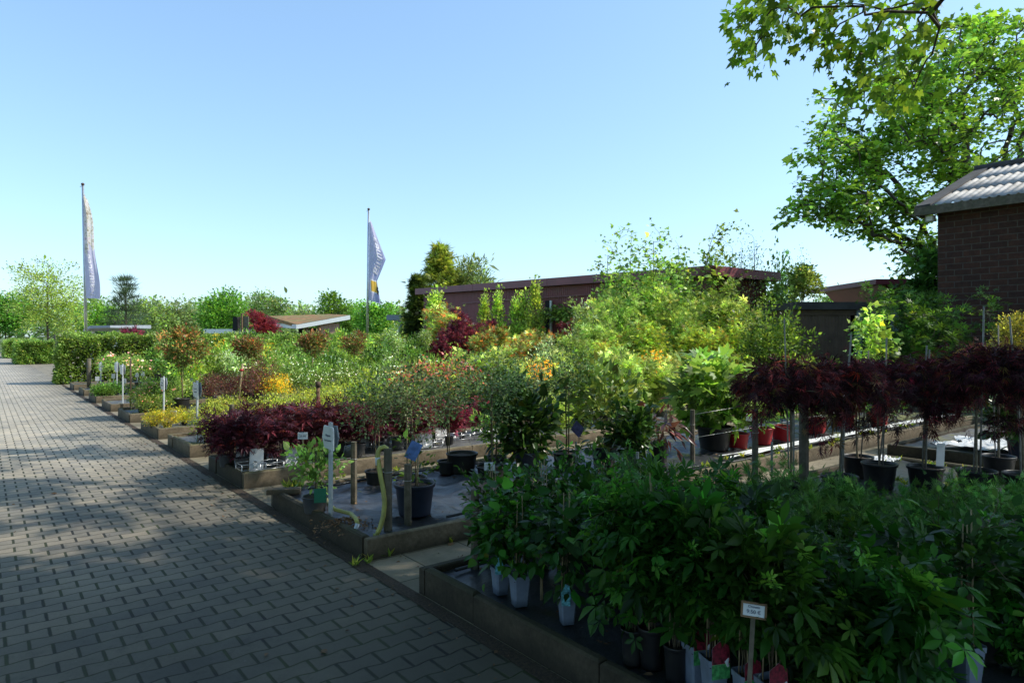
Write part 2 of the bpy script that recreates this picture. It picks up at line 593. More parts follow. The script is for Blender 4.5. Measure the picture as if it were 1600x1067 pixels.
ORD = ["first", "second", "third", "fourth", "fifth", "sixth", "seventh", "eighth", "ninth", "tenth", "eleventh", "twelfth",
       "thirteenth", "fourteenth", "fifteenth", "sixteenth", "seventeenth", "eighteenth", "nineteenth", "twentieth"]
ORD += [f"twenty-{o}" for o in ORD[:9]] + ["thirtieth"] + [f"thirty-{o}" for o in ORD[:9]] + ["fortieth"]
REG = {}      # label template -> objects, numbered from the left once all of them stand


def register(o, cat, group, template):
    """template has a slot for 'leftmost' / 'third from the left'"""
    o["category"] = cat
    if group:
        o["group"] = group
    REG.setdefault(template, []).append(o)


def finish_labels():
    for t, L in REG.items():
        L.sort(key=lambda o: column(o.location.x, max(o.location.y, 0.1)))
        n = len(L)
        for i, o in enumerate(L):
            if n == 1:
                w = "single"
            elif i == 0:
                w = "leftmost"
            elif i == n - 1:
                w = "rightmost"
            else:
                w = ORD[i] + " from left"
            o["label"] = t.replace("#", w) if n > 1 else t.replace("# of ", "").replace("#, ", "").replace("# ", "")


# ------------------------------------------------------------------ leaves
def T_(v, f):
    return np.array(v, float), np.array(f, int)


OVATE = T_([(0, 0, 0), (.27, .32, .05), (.25, .62, .03), (0, 1, -.10), (-.25, .62, .03), (-.27, .32, .05), (0, .5, -.03)],
           [(0, 1, 6), (1, 2, 6), (2, 3, 6), (3, 4, 6), (4, 5, 6), (5, 0, 6)])
BROAD = T_([(0, 0, 0), (.36, .2, .05), (.40, .5, .06), (.2, .82, 0), (0, 1.02, -.12), (-.2, .82, 0), (-.40, .5, .06), (-.36, .2, .05), (0, .5, -.05)],
           [(0, 1, 8), (1, 2, 8), (2, 3, 8), (3, 4, 8), (4, 5, 8), (5, 6, 8), (6, 7, 8), (7, 0, 8)])
LANCE = T_([(0, 0, 0), (.13, .4, .03), (0, 1, -.08), (-.13, .4, .03), (0, .45, -.02)], [(0, 1, 4), (1, 2, 4), (2, 3, 4), (3, 0, 4)])
SMALL = T_([(0, 0, 0), (.32, .5, .06), (0, 1, 0), (-.32, .5, .06)], [(0, 1, 2), (0, 2, 3)])
NEEDLE = T_([(-.05, 0, 0), (.05, 0, 0), (0, 1, 0)], [(0, 1, 2)])


def _maple(depth=0.42, lobes=((-105, .52), (-52, .85), (0, 1.0), (52, .85), (105, .52)), wid=1.0):
    v, f = [(0, .12, 0)], []
    pts = []
    for i, (a, r) in enumerate(lobes):
        a = math.radians(a)
        if i == 0:
            pts.append((-.06, -.02))
        pts.append((math.sin(a) * r * .62 - math.cos(a) * .13 * wid, .12 + math.cos(a) * r * .62 + math.sin(a) * .13 * wid))
        pts.append((math.sin(a) * r * .9, .12 + math.cos(a) * r * .9))
        pts.append((math.sin(a) * r * .62 + math.cos(a) * .13 * wid, .12 + math.cos(a) * r * .62 - math.sin(a) * .13 * wid))
        if i < len(lobes) - 1:
            b = math.radians((lobes[i][0] + lobes[i + 1][0]) / 2)
            pts.append((math.sin(b) * depth, .12 + math.cos(b) * depth))
    pts.append((.06, -.02))
    for x, y in pts:
        v.append((x, y, -.22 * (x * x + (y - .12) ** 2)))
    n = len(pts)
    for i in range(n - 1):
        f.append((0, i + 2, i + 1))
    return T_(v, f)


MAPLE = _maple()
_l3 = ((-62, .8), (0, 1.0), (62, .8))
MAPLE3 = T_([(0, 0, 0), (.34, .16, .0), (.78, .30, -.12), (.38, .46, .02), (.27, .72, 0), (0, 1.05, -.14), (-.27, .72, 0), (-.38, .46, .02), (-.78, .30, -.12), (-.34, .16, 0)],
            [(0, 1, 3), (1, 2, 3), (0, 3, 7), (3, 4, 6), (3, 6, 7), (4, 5, 6), (0, 7, 9), (7, 8, 9)])


def _fingers(angles, lens, w, droop=.15):
    v, f = [], []
    for a, l in zip(angles, lens):
        a = math.radians(a)
        d, p = np.array([math.sin(a), math.cos(a)]), np.array([math.cos(a), -math.sin(a)])
        o = len(v)
        b, m1, m2, t = d * .03, d * l * .45 + p * w, d * l * .45 - p * w, d * l
        v += [(*b, 0), (*m1, .03 - droop * .3 * l), (*t, -droop * l), (*m2, .03 - droop * .3 * l)]
        f += [(o, o + 1, o + 2), (o, o + 2, o + 3)]
    return T_(v, f)


def _fingers_fine(angles, lens, w, droop=.2):
    v, f = [], []
    for a, l in zip(angles, lens):
        a = math.radians(a)
        d, p = np.array([math.sin(a), math.cos(a)]), np.array([math.cos(a), -math.sin(a)])
        o = len(v)
        pts = [(d * .05, 0, 0), (d * l * .38 + p * w * .8, .02, .38), (d * l * .62 + p * w, .025, .62), (d * l, 0, 1),
               (d * l * .62 - p * w, .025, .62), (d * l * .38 - p * w * .8, .02, .38), (d * l * .55, -.03, .55)]
        v += [(*q, z - droop * l * s_ * s_) for q, z, s_ in pts]
        f += [(o + i, o + (i + 1) % 6, o + 6) for i in range(6)]
    return T_(v, f)


PALM5 = _fingers_fine((-112, -55, 0, 55, 112), (.62, .9, 1.0, .9, .62), .17)
DISSECT = _fingers((-110, -70, -35, 0, 35, 70, 110), (.6, .85, 1, 1.05, 1, .85, .6), .045, .35)
JMAPLE = _fingers((-100, -50, 0, 50, 100), (.6, .88, 1, .88, .6), .11, .2)
FERN = _fingers((-75, -45, -18, 18, 45, 75, 0), (.5, .65, .75, .75, .65, .5, 1.05), .05, .15)


def nrm(a):
    return a / (np.linalg.norm(a, axis=-1, keepdims=True) + 1e-9)


def leaves(P, Dr, size, tm, C, r, tilt=0.5):
    """one copy of the leaf template per point; returns vertices, triangles, colours"""
    t, f = tm
    n = len(P)
    Y = nrm(Dr)
    ref = np.array([0, 0, 1.0]) + r.normal(0, tilt, (n, 3))
    X = nrm(np.cross(Y, ref))
    Z = np.cross(X, Y)
    s = size[:, None, None]
    curl = 1 + r.normal(0, .7, n)
    Vt = P[:, None] + s * (t[None, :, 0, None] * X[:, None] + t[None, :, 1, None] * Y[:, None] + (t[None, :, 2] * curl[:, None])[..., None] * Z[:, None])
    T = f[None] + (np.arange(n) * len(t))[:, None, None]
    return Vt.reshape(-1, 3), T.reshape(-1, 3), np.repeat(C, len(t), 0)


def palette(cols, n, r, jit=0.22):
    cols = [(c if len(c) == 4 else (*c, 1.0)) for c in cols]
    w = np.array([c[3] for c in cols])
    i = r.choice(len(cols), n, p=w / w.sum())
    C = np.array([c[:3] for c in cols])[i]
    old = r.random(n) < .008
    C[old] = C[old] * (1.5, 1.0, .6) + (.02, .008, 0)
    return np.clip(C * np.exp(r.normal(0, jit, (n, 1))) * np.exp(r.normal(0, .06, (n, 3))), 0, 1)


def merge(parts):
    Vs, Ts, Cs, o = [], [], [], 0
    for v, t, c in parts:
        Vs.append(v); Ts.append(t + o); Cs.append(c)
        o += len(v)
    return np.concatenate(Vs), np.concatenate(Ts), np.concatenate(Cs)


def lumpy(d, r, amp, k=5, freq=2.6):
    """uneven outline: a smooth random factor for every direction"""
    f = np.ones(len(d))
    for _ in range(k):
        w = r.normal(0, freq, 3)
        f += amp / math.sqrt(k) * np.sin(d @ w + r.uniform(0, 6.28))
    return np.clip(f, .35, 1.9)


def blob(n, r, rad=(1, 1, 1), c=(0, 0, 0), amp=.28, hollow=.45, freq=2.6):
    """points in a lumpy ellipsoid, thinner inside"""
    d = nrm(r.normal(0, 1, (n, 3)))
    rr = (hollow ** 3 + (1 - hollow ** 3) * r.random(n)) ** (1 / 3)
    return d * (rr * lumpy(d, r, amp, freq=freq))[:, None] * np.array(rad) + np.array(c), d


def foliage(cl, r, per, spread, size, tm, cols, out=.7, droop=0.0, up=0.2, axis=None, jit=.26, flat=1.0, tilt=.5, clump_jit=.32):
    """leaves around the clump centres cl"""
    n = len(cl) * per
    idx = np.repeat(np.arange(len(cl)), per)
    off = r.normal(0, 1, (n, 3)) * spread * np.array([1, 1, flat])
    P = cl[idx] + off
    ctr = np.array([0, 0, 0]) if axis is None else np.array(axis)
    rad = P - ctr
    rad[:, 2] *= .5
    Dr = nrm(off) * .8 + nrm(rad) * out + r.normal(0, .35, (n, 3))
    Dr[:, 2] += up - droop
    cj = np.exp(r.normal(0, clump_jit, (len(cl), 1)))[idx]
    C = np.clip(palette(cols, n, r, jit) * cj, 0, 1)
    sz = size * np.exp(r.normal(0, .28, n))
    return leaves(P, Dr, sz, tm, C, r, tilt)


def tubes_np(segs, k=5):
    """segs: list of (p0, p1, r0, r1) -> one triangle mesh"""
    A = np.array([s[0] for s in segs]); B = np.array([s[1] for s in segs])
    r0 = np.array([s[2] for s in segs]); r1 = np.array([s[3] for s in segs])
    t = nrm(B - A)
    ref = np.where(np.abs(t[:, :1]) < .8, np.array([[1.0, 0, 0]]), np.array([[0, 1.0, 0]]))
    x = nrm(np.cross(t, ref)); y = np.cross(t, x)
    a = np.arange(k) * 2 * PI / k
    ring = np.cos(a)[None, :, None] * x[:, None] + np.sin(a)[None, :, None] * y[:, None]
    v0 = A[:, None] + ring * r0[:, None, None]; v1 = B[:, None] + ring * r1[:, None, None]
    Vt = np.concatenate([v0, v1], 1).reshape(-1, 3)
    j = np.arange(k); nx = (j + 1) % k
    q = np.concatenate([np.stack([j, nx, nx + k], 1), np.stack([j, nx + k, j + k], 1)])
    T = (q[None] + (np.arange(len(segs)) * 2 * k)[:, None, None]).reshape(-1, 3)
    return Vt, T


def skeleton(base, cl, r, rt=.004, expo=.5, step=2, sag=.0, wob=.08, rmax=None, back=.35):
    """branches that reach every clump from the trunk path `base`"""
    nodes = [np.array(p, float) for p in base]
    par = [-1] + list(range(len(base) - 1))
    dist = [0.0]
    for i in range(1, len(base)):
        dist.append(dist[-1] + np.linalg.norm(nodes[i] - nodes[i - 1]))
    top = np.array(base[-1], float)
    N = np.array(nodes)
    order = np.argsort(np.min(np.linalg.norm(cl[:, None] - N[None], axis=2), 1))
    start = 1 if len(base) > 2 else 0
    for ci in order:
        c = cl[ci]
        N = np.array(nodes[start:])
        d = np.linalg.norm(N - c, axis=1) + back * np.array(dist[start:]) * .3 + np.clip(N[:, 2] - c[2], 0, None) * .6
        j = int(np.argmin(d)) + start
        a = nodes[j]
        L = np.linalg.norm(c - a)
        pj = j
        for s_ in range(1, step + 1):
            f = s_ / step
            p = a + (c - a) * f
            if s_ < step:
                p = p + r.normal(0, wob, 3) * L
                p[2] += L * .10 * math.sin(PI * f) - sag * L
            nodes.append(p); par.append(pj); dist.append(dist[pj] + L / step)
            pj = len(nodes) - 1
    w = np.zeros(len(nodes))
    tips = np.ones(len(nodes))
    kids = np.zeros(len(nodes), int)
    for i in range(1, len(nodes)):
        kids[par[i]] += 1
    w[kids == 0] = 1
    for i in range(len(nodes) - 1, 0, -1):
        w[par[i]] += w[i]
    R = rt * np.maximum(w, 1) ** expo
    if rmax:
        R = np.minimum(R, rmax)
    for i in range(1, len(base)):      # the trunk itself tapers evenly
        R[i] = min(R[i], R[i - 1])
    segs = []
    for i in range(1, len(nodes)):
        r0 = R[par[i]] if par[i] < len(base) and i < len(base) else min(R[par[i]], R[i] * 1.25)
        segs.append((nodes[par[i]], nodes[i], r0, R[i]))
    return segs


def stick(pts, r0, r1, m_, k=6):
    b = MB()
    P = np.array(pts, float)
    b.tube(P, np.linspace(r0, r1, len(P)), k)
    return b.mesh("stem", m_, True)


def wobbly(h, n=6, amp=.02, r=rng, x=0, y=0, z0=0.0, lean=(0, 0)):
    z = np.linspace(z0, h, n)
    w = r.normal(0, amp, (n, 2)).cumsum(0) * .5
    w -= w[0]
    return np.c_[x + w[:, 0] + lean[0] * (z - z0), y + w[:, 1] + lean[1] * (z - z0), z]


# ------------------------------------------------------------------ pots
_pots = {}


def pot_mesh(kind, r, h, m_):
    key = (kind, round(r, 3), round(h, 3), m_)
    if key in _pots:
        return _pots[key]
    b = MB()
    if kind == "round":
        b.lathe([(0, .004), (r * .74, .004), (r * .78, .0), (r * .80, h * .06), (r * .96, h * .88), (r * .965, h * .885), (r * 1.03, h * .89), (r * 1.05, h * .97),
                 (r * 1.05, h), (r * 1.0, h * 1.003), (r * .95, h * .98), (r * .93, h * .88), (r * .92, h * .8)], 26)
        me = b.mesh("pot", M[m_], True)
        me.shade_smooth() if hasattr(me, "shade_smooth") else None
        b2 = MB()
        k = 22
        ring = [(r * .935 * math.cos(2 * PI * i / k), r * .935 * math.sin(2 * PI * i / k), h * .86) for i in range(k)]
        ring2 = [(r * .5 * math.cos(2 * PI * i / k), r * .5 * math.sin(2 * PI * i / k), h * .875 + .012 * random.random()) for i in range(k)]
        b2.add(ring + ring2 + [(0, 0, h * .90)], [(i, (i + 1) % k, k + (i + 1) % k, k + i) for i in range(k)] + [(k + i, k + (i + 1) % k, 2 * k) for i in range(k)])
    else:
        s0, s1 = r * .74, r
        lv = [(s0, 0), (s0 * 1.0, .006), (s1 * .97, h * .86), (s1 * 1.05, h * .865), (s1 * 1.07, h), (s1 * .98, h), (s1 * .93, h * .84)]
        o = []
        c = .22      # rounded corners
        for s_, z in lv:
            for sx, sy in ((1, -1), (1, 1), (-1, 1), (-1, -1)):
                q = [(s_ * sx, s_ * sy * (1 - c)), (s_ * sx * (1 - c), s_ * sy)]
                if sx * sy < 0:
                    q = q[::-1]
                o += [(x, y, z) for x, y in q]
        f = [tuple(reversed(range(8)))]
        for i in range(len(lv) - 1):
            for j in range(8):
                n = (j + 1) % 8
                f.append((i * 8 + j, i * 8 + n, (i + 1) * 8 + n, (i + 1) * 8 + j))
        b.add(o, f)
        me = b.mesh("pot", M[m_])
        b2 = MB()
        z = h * .85
        q = s1 * .945
        b2.add([(-q, -q, z), (q, -q, z), (q, q, z), (-q, q, z), (0, 0, z + .012)], [(0, 1, 4), (1, 2, 4), (2, 3, 4), (3, 0, 4)])
    so = b2.mesh("soil", M["soil"])
    _pots[key] = (me, so)
    return me, so


# ------------------------------------------------------------------ plant kinds
# a kind is a list of variants; a variant is a list of parts (name, mesh, sub-parts) at its natural size, standing at z = 0
KIND = {}


def leafmesh(parts, m_="leaf", name="foliage"):
    v, t, c = merge(parts)
    return np_mesh(name, v, t, c, False, M[m_])


def branchmesh(segs, m_="twig", k=5):
    v, t = tubes_np(segs, k)
    return np_mesh("branches", v, t, None, True, M[m_])


def add_kind(name, H_, fn, variants=2, pot=None):
    """H_ natural height incl. pot; fn(rng) -> list of parts above the pot rim height"""
    KIND[name] = (H_, [])
    for i in range(variants):
        r = np.random.default_rng(sum(map(ord, name)) + 17 * i)
        parts = fn(r)
        if pot:
            me, so = pot_mesh(*pot)
            parts = parts + [("pot", me, [("soil", so, [])])]
        KIND[name][1].append(parts)


def build(parts, parent):
    for nm, me, sub in parts:
        o = obj(nm, me, parent)
        if sub:
            build(sub, o)


def plant(kind, x, y, z, h=None, w=None, rz=None, name=None, var=None):
    H_, vs = KIND[kind]
    parts = vs[var if var is not None else random.randrange(len(vs))]
    o = empty(name or kind, (x, y, z), random.uniform(0, 6.28) if rz is None else rz)
    s = (h / H_) if h else 1.0
    o.scale = (s * (w or 1), s * (w or 1), s)
    build(parts, o)
    return o


def bush(cols, rad, zc, ncl, per, spread, size, tm, pot_h=.0, amp=.28, extra=None, m_="leaf", stems=True, freq=2.6, droop=0, up=.25, hollow=.4, out=.7, tilt=.5, stem_mat="twig"):
    """a generic leafy shrub: clumps in a lumpy ellipsoid on branches from the pot"""
    def fn(r):
        cl, d = blob(ncl, r, rad, (0, 0, zc), amp, hollow, freq)
        cl[:, 2] = np.maximum(cl[:, 2], pot_h + .03)
        lp = [foliage(cl, r, per, spread, size, tm, cols, axis=(0, 0, zc * .6), droop=droop, up=up, out=out, tilt=tilt)]
        parts = [("foliage", leafmesh(lp, m_), [])]
        if stems:
            z0 = pot_h * .8
            base = [(0, 0, z0), (0, 0, z0 + (zc - z0) * .25), (r.normal(0, .02), r.normal(0, .02), z0 + (zc - z0) * .6)]
            parts.append(("stems", branchmesh(skeleton(base, cl[::2], r, .0022, .42)), []))
        if extra:
            parts += extra(r, cl, d)
        return parts
    return fn


def flowers(cols, n, size, tm=SMALL, petals=5, top=.2, name="flowers", spread=.02):
    """blossoms set on the outer clumps"""
    def fn(r, cl, d):
        ok = np.where(d[:, 2] > -.2 + top)[0]
        i = r.choice(ok, n)
        P = cl[i] * (1, 1, 1) + nrm(d[i]) * spread + r.normal(0, spread, (n, 3))
        L = []
        ax = nrm(d[i] + (0, 0, .5) + r.normal(0, .3, (n, 3)))
        C = palette(cols, n, r, .15)
        e1 = nrm(np.cross(ax, r.normal(0, 1, (n, 3))))
        e2 = np.cross(ax, e1)
        for k in range(petals):
            a = 2 * PI * k / petals
            Dr = e1 * math.cos(a) + e2 * math.sin(a) + ax * .45
            L.append(leaves(P, Dr, np.full(n, size) * np.exp(r.normal(0, .2, n)), tm, C, r, .2))
        return [(name, leafmesh(L, "petal", name), [])]
    return fn


GREEN = [(.035, .075, .012, 3), (.055, .105, .018, 3), (.09, .15, .025, 2)]
MID = [(.10, .165, .035, 3), (.145, .215, .05, 3), (.22, .27, .09, 1), (.06, .10, .02, 1)]
LIME = [(.20, .275, .045, 3), (.26, .32, .06, 3), (.32, .36, .10, 2), (.10, .16, .03, 3)]
YGREEN = [(.155, .21, .055, 3), (.215, .265, .08, 3), (.31, .34, .14, 2), (.085, .125, .03, 3)]
DKGREEN = [(.011, .034, .008, 3), (.018, .048, .011, 3), (.03, .07, .016, 1)]
PURPLE = [(.030, .008, .015, 4), (.046, .011, .020, 3), (.019, .007, .011, 2), (.09, .018, .026, 1)]
CRIMSON = [(.10, .014, .032, 3), (.15, .024, .047, 3), (.055, .009, .02, 2)]
PHOT = [(.06, .085, .025, 4), (.09, .115, .035, 3), (.17, .09, .045, 2), (.13, .06, .03, 1)]
SILVER = [(.20, .25, .15, 2), (.28, .33, .22, 2), (.14, .19, .10, 2), (.40, .44, .34, 1)]
BARB = [(.085, .03, .03, 3), (.12, .045, .035, 2), (.055, .02, .022, 3), (.12, .09, .05, 1)]
OLIVE = [(.15, .18, .03, 3), (.22, .24, .035, 3), (.27, .28, .05, 2), (.10, .13, .025, 1)]
BLACK = ("round", .13, .21, "pot_black")
BIG = ("round", .17, .30, "pot_black")

# low and middle shrubs of the long beds
add_kind("spirea_shrub", .62, bush(OLIVE, (.36, .36, .24), .36, 60, 26, .06, .034, OVATE, .15), 3, ("round", .12, .16, "pot_black"))
add_kind("golden_conifer", .48, bush([(.36, .29, .03, 3), (.25, .25, .03, 3), (.15, .19, .03, 2)], (.26, .26, .20), .27, 60, 26, .045, .04, FERN, .1, amp=.18), 2, ("round", .11, .12, "pot_black"))
add_kind("green_shrub", .95, bush(MID + GREEN, (.38, .38, .36), .60, 64, 24, .07, .06, OVATE, .2, amp=.4), 4, BLACK)
add_kind("dark_green_shrub", .95, bush(GREEN, (.38, .38, .36), .60, 70, 26, .075, .055, OVATE, .2), 2, BLACK)
add_kind("lime_shrub", 1.0, bush(LIME + MID[:2], (.40, .40, .40), .62, 60, 22, .075, .07, OVATE, .2, amp=.4), 4, BLACK)
add_kind("pale_variegated_shrub", 1.1, bush(SILVER, (.42, .42, .44), .66, 80, 26, .08, .045, OVATE, .2, amp=.4), 2, BLACK)
add_kind("pink_flowering_shrub", .85, bush(MID, (.42, .42, .30), .52, 70, 24, .075, .05, OVATE, .18,
         extra=flowers([(.62, .26, .32, 2), (.70, .42, .45, 2), (.75, .62, .60, 1)], 60, .030)), 2, BLACK)
add_kind("white_flowering_shrub", .9, bush(MID + GREEN, (.40, .40, .34), .58, 64, 16, .07, .085, LANCE, .2,
         extra=flowers([(.74, .74, .68, 3), (.72, .66, .62, 1)], 45, .034)), 2, BLACK)
add_kind("yellow_flowering_shrub", .95, bush(OLIVE, (.38, .38, .38), .58, 70, 16, .075, .045, OVATE, .2, amp=.4,
         extra=flowers([(.72, .42, .02, 3), (.75, .55, .04, 3)], 420, .026, petals=4, top=-.3, spread=.05)), 2, BLACK)
add_kind("orange_azalea", .95, bush(YGREEN, (.42, .42, .34), .62, 70, 20, .075, .05, OVATE, .2,
         extra=flowers([(.74, .34, .02, 3), (.66, .22, .02, 2), (.78, .48, .05, 2)], 260, .03, top=.0, spread=.05)), 2, BLACK)
add_kind("red_azalea", .95, bush(MID + [(.20, .05, .04, 3), (.24, .09, .07, 2)], (.46, .46, .34), .62, 80, 20, .08, .05, OVATE, .2,
         extra=flowers([(.42, .05, .07, 3), (.52, .22, .27, 2)], 110, .028, top=.1, spread=.05)), 2, BLACK)
add_kind("barberry_shrub", .85, bush(BARB, (.36, .36, .34), .56, 80, 26, .075, .032, OVATE, .2, amp=.4), 2, ("round", .16, .22, "pot_slate"))
add_kind("ground_cover_plant", .32, bush(GREEN, (.26, .26, .13), .19, 40, 20, .05, .04, OVATE, .08, stems=False), 2, ("round", .10, .11, "pot_black"))


def rose(r):
    cl, d = blob(46, r, (.22, .22, .34), (0, 0, 1.0), .45)
    st = skeleton([(0, 0, .15), (.01, 0, .4), (0, .01, .75)], cl, r, .003, .36)
    ps = [("foliage", leafmesh([foliage(cl, r, 14, .07, .055, OVATE, MID, axis=(0, 0, .8))]), []), ("stems", branchmesh(st, "green_stem"), [])]
    return ps + flowers([(.70, .50, .55, 2), (.72, .36, .46, 1)], 12, .055, OVATE, 7, .1, "flowers", .04)(r, cl, d)


add_kind("standard_rose", 1.4, rose, 2, BLACK)


def hang_tag(x, y, z, m_="white_board", w=.05, h=.11, rz=.5):
    b = MB()
    c, s = math.cos(rz) * w / 2, math.sin(rz) * w / 2
    b.quad((x - c, y - s, z), (x + c, y + s, z), (x + c * 1.05, y + s + .008, z + h), (x - c * .95, y - s + .008, z + h))
    b.quad((x + c, y + s + .0015, z), (x - c, y - s + .0015, z), (x - c * .95, y - s + .0095, z + h), (x + c * 1.05, y + s + .0095, z + h))
    return b.mesh("tag", M[m_])


def standard(cols, zc, rad, size, tm=OVATE, ncl=90, per=26, spread=.06, amp=.2, cane=True, lean=0.0, m_="leaf", cane_h=None, tips=None):
    def fn(r):
        cl, d = blob(ncl, r, rad, (0, 0, zc), amp, .45)
        lp = [foliage(cl, r, per, spread, size, tm, cols, axis=(0, 0, zc - rad[2] * .3), up=.3, jit=.25)]
        if tips is not None:
            k = d[:, 2] > -.25
            lp.append(foliage(cl[k] + d[k] * spread * .9, r, per // 2, spread * .7, size * .95, tm, tips, axis=(0, 0, zc - rad[2]), up=.6, out=.9))
        z0 = .14
        base = [(0, 0, z0)] + [(r.normal(0, .008), r.normal(0, .008), z) for z in np.linspace(z0 + .2, zc - rad[2] * .35, 4)]
        sg = skeleton(base, cl[::2], r, .0024, .42, rmax=.014)
        ps = [("foliage", leafmesh(lp, m_), []), ("trunk", branchmesh(sg, "twig", 6), [])]
        if cane:
            hh = cane_h or zc
            ps.append(("cane", stick([(.03, .012, .1), (.035 + lean * .5, .012, hh * .5), (.03 + lean, .012, hh)], .008, .007, M["cane"]), []))
        return ps
    return fn


PHT = [(.20, .085, .045, 3), (.26, .13, .065, 2), (.15, .05, .03, 2), (.12, .12, .04, 2)]
add_kind("photinia_standard", 1.75, standard(PHOT, 1.44, (.29, .29, .26), .055, ncl=80, per=20, amp=.3, tips=PHT), 3, BIG)
add_kind("large_photinia", 1.95, standard(PHOT[:2] * 2 + PHT[:1], 1.42, (.50, .50, .46), .062, ncl=110, amp=.4, tips=PHT), 1, BIG)
add_kind("pale_standard", 1.65, standard(SILVER + MID, 1.38, (.27, .27, .24), .045), 1, BLACK)
add_kind("small_leaved_standard", 1.32, standard([(.055, .085, .03, 3), (.085, .12, .05, 3), (.14, .17, .10, 2), (.03, .05, .018, 2)], 1.02, (.35, .35, .27), .030, per=30, ncl=78, amp=.5), 3, ("round", .15, .16, "pot_black"))
add_kind("ball_standard", 3.0, standard(YGREEN + MID, 2.72, (.40, .40, .34), .07, ncl=110, amp=.18), 1, BIG)
add_kind("golden_ball_standard", 2.0, standard([(.22, .19, .04, 3), (.15, .14, .03, 3), (.08, .09, .02, 2)], 1.62, (.36, .36, .36), .032, per=34, ncl=150, spread=.05, amp=.06), 1, BIG)


def low_maple(cols, zc=.52, rad=(.40, .40, .20), size=.06, tm=DISSECT, ncl=80, per=20, droop=.3, flat=.5, stems_z=.36, m_="leaf"):
    def fn(r):
        cl, d = blob(ncl, r, rad, (0, 0, zc), .32, .35)
        lp = [foliage(cl, r, per, .07, size, tm, cols, axis=(0, 0, zc * .5), droop=droop, flat=flat, tilt=.3)]
        base = [(0, 0, .15), (.01, .0, .25), (0, .01, stems_z)]
        return [("foliage", leafmesh(lp, m_), []), ("trunk", branchmesh(skeleton(base, cl[::2], r, .0024, .42), "bark"), [])]
    return fn


add_kind("purple_maple", .78, low_maple(PURPLE + CRIMSON[2:], rad=(.38, .38, .22), size=.07, tm=JMAPLE, ncl=66, flat=.8), 4, ("round", .11, .18, "pot_slate"))
add_kind("red_maple", .85, low_maple(CRIMSON, .58, (.30, .30, .28), .075, JMAPLE), 2, ("round", .11, .18, "pot_black"))
add_kind("crimson_maple", 2.2, low_maple(CRIMSON + PURPLE[:1], 1.45, (.46, .46, .72), .11, JMAPLE, 95, 20, .15, .6, .7), 2, BIG)


def tall_maple(cols, H_=2.3, w=.62, n=130, per=24, size=.075, tm=JMAPLE):
    """a multi-stemmed japanese maple with foliage in layers"""
    def fn(r):
        cl, d = blob(n, r, (w * .86, w * .86, H_ * .38), (0, 0, H_ * .60), .5, .25, 3.4)
        cl[:, 2] = np.maximum(cl[:, 2], .38)
        lp = [foliage(cl, r, per, .075, size, tm, cols, axis=(0, 0, H_ * .3), droop=.15, flat=.9, tilt=.55, clump_jit=.42, jit=.3)]
        base = [(0, 0, .2), (.02, 0, .5), (0, .03, H_ * .35), (-.02, .0, H_ * .6)]
        return [("foliage", leafmesh(lp), []), ("trunk", branchmesh(skeleton(base, cl[::2], r, .0034, .42), "bark_pale", 6), [])]
    return fn


add_kind("green_maple", 2.3, tall_maple(YGREEN + MID), 4, BIG)
add_kind("olive_maple", 2.3, tall_maple(OLIVE + MID + [(.18, .10, .03, 1)]), 2, BIG)
add_kind("small_green_maple", 1.5, tall_maple(YGREEN, 1.5, .5, 100, 24, .08), 2, ("round", .15, .22, "pot_slate"))
add_kind("dark_green_tall_shrub", 2.6, bush(GREEN + MID[:1], (.55, .55, 1.1), 1.45, 130, 22, .10, .08, OVATE, .25, amp=.4), 2, BIG)
add_kind("layered_green_maple", 2.2, tall_maple([(.035, .085, .014, 3), (.055, .12, .018, 2)], 2.2, .95, 130, 22, .08), 1, BIG)
add_kind("red_tipped_maple", 1.9, tall_maple(YGREEN + [(.34, .10, .03, 3)], 1.9, .5, 110, 24, .085), 2, BIG)


def weeping(r):
    """half-standard cut-leaved maple: a loose mushroom of hanging foliage on a staked stem"""
    zc = 1.20
    n = 92
    a = r.uniform(0, 2 * PI, n)
    q = np.sqrt(r.uniform(.02, 1, n))
    p1, p2, p3 = r.uniform(0, 6, 3)
    lump = 1 + .30 * np.sin(a * 2 + p1) + .2 * np.sin(a * 5 + p2)
    R = .47 * q * lump
    hang_ = (.18 + .42 * np.clip(np.sin(a * 2 + p3), 0, 1) ** 2)
    z = zc + .30 * (1 - q ** 1.6) * r.uniform(.75, 1.1) - r.uniform(0, 1, n) * q ** 1.5 * hang_
    cl = np.c_[R * np.cos(a), R * np.sin(a), z]
    lp = foliage(cl, r, 22, .05, .075, DISSECT, PURPLE + [(.15, .02, .03, 1), (.09, .05, .02, 1)], axis=(0, 0, 1.2), droop=.75, up=0, out=.6, tilt=.5, jit=.35, clump_jit=.4)
    lx, ly = r.normal(0, .03, 2)
    base = [(0, 0, .26), (lx * .4, ly * .2, .6), (lx * .3, ly * .8, .95), (lx, ly, 1.22)]
    ps = [("foliage", leafmesh([lp]), []), ("trunk", branchmesh(skeleton(base, cl, r, .0026, .42, rmax=.015), "bark_pale", 6), [])]
    ln = r.normal(0, .04, 2)
    ps.append(("cane", stick([(.03, .02, .2), (.03 + ln[0], .02 + ln[1], r.uniform(1.68, 1.9))], .010, .009, M["cane_grey"]), []))
    ps.append(("cane", stick([(-.03, .01, .2), (-.03 - ln[1], .01 + ln[0], r.uniform(1.3, 1.75))], .009, .008, M["cane_grey"]), []))
    return ps


add_kind("weeping_maple", 1.5, weeping, 5, ("round", .19, .30, "pot_black"))


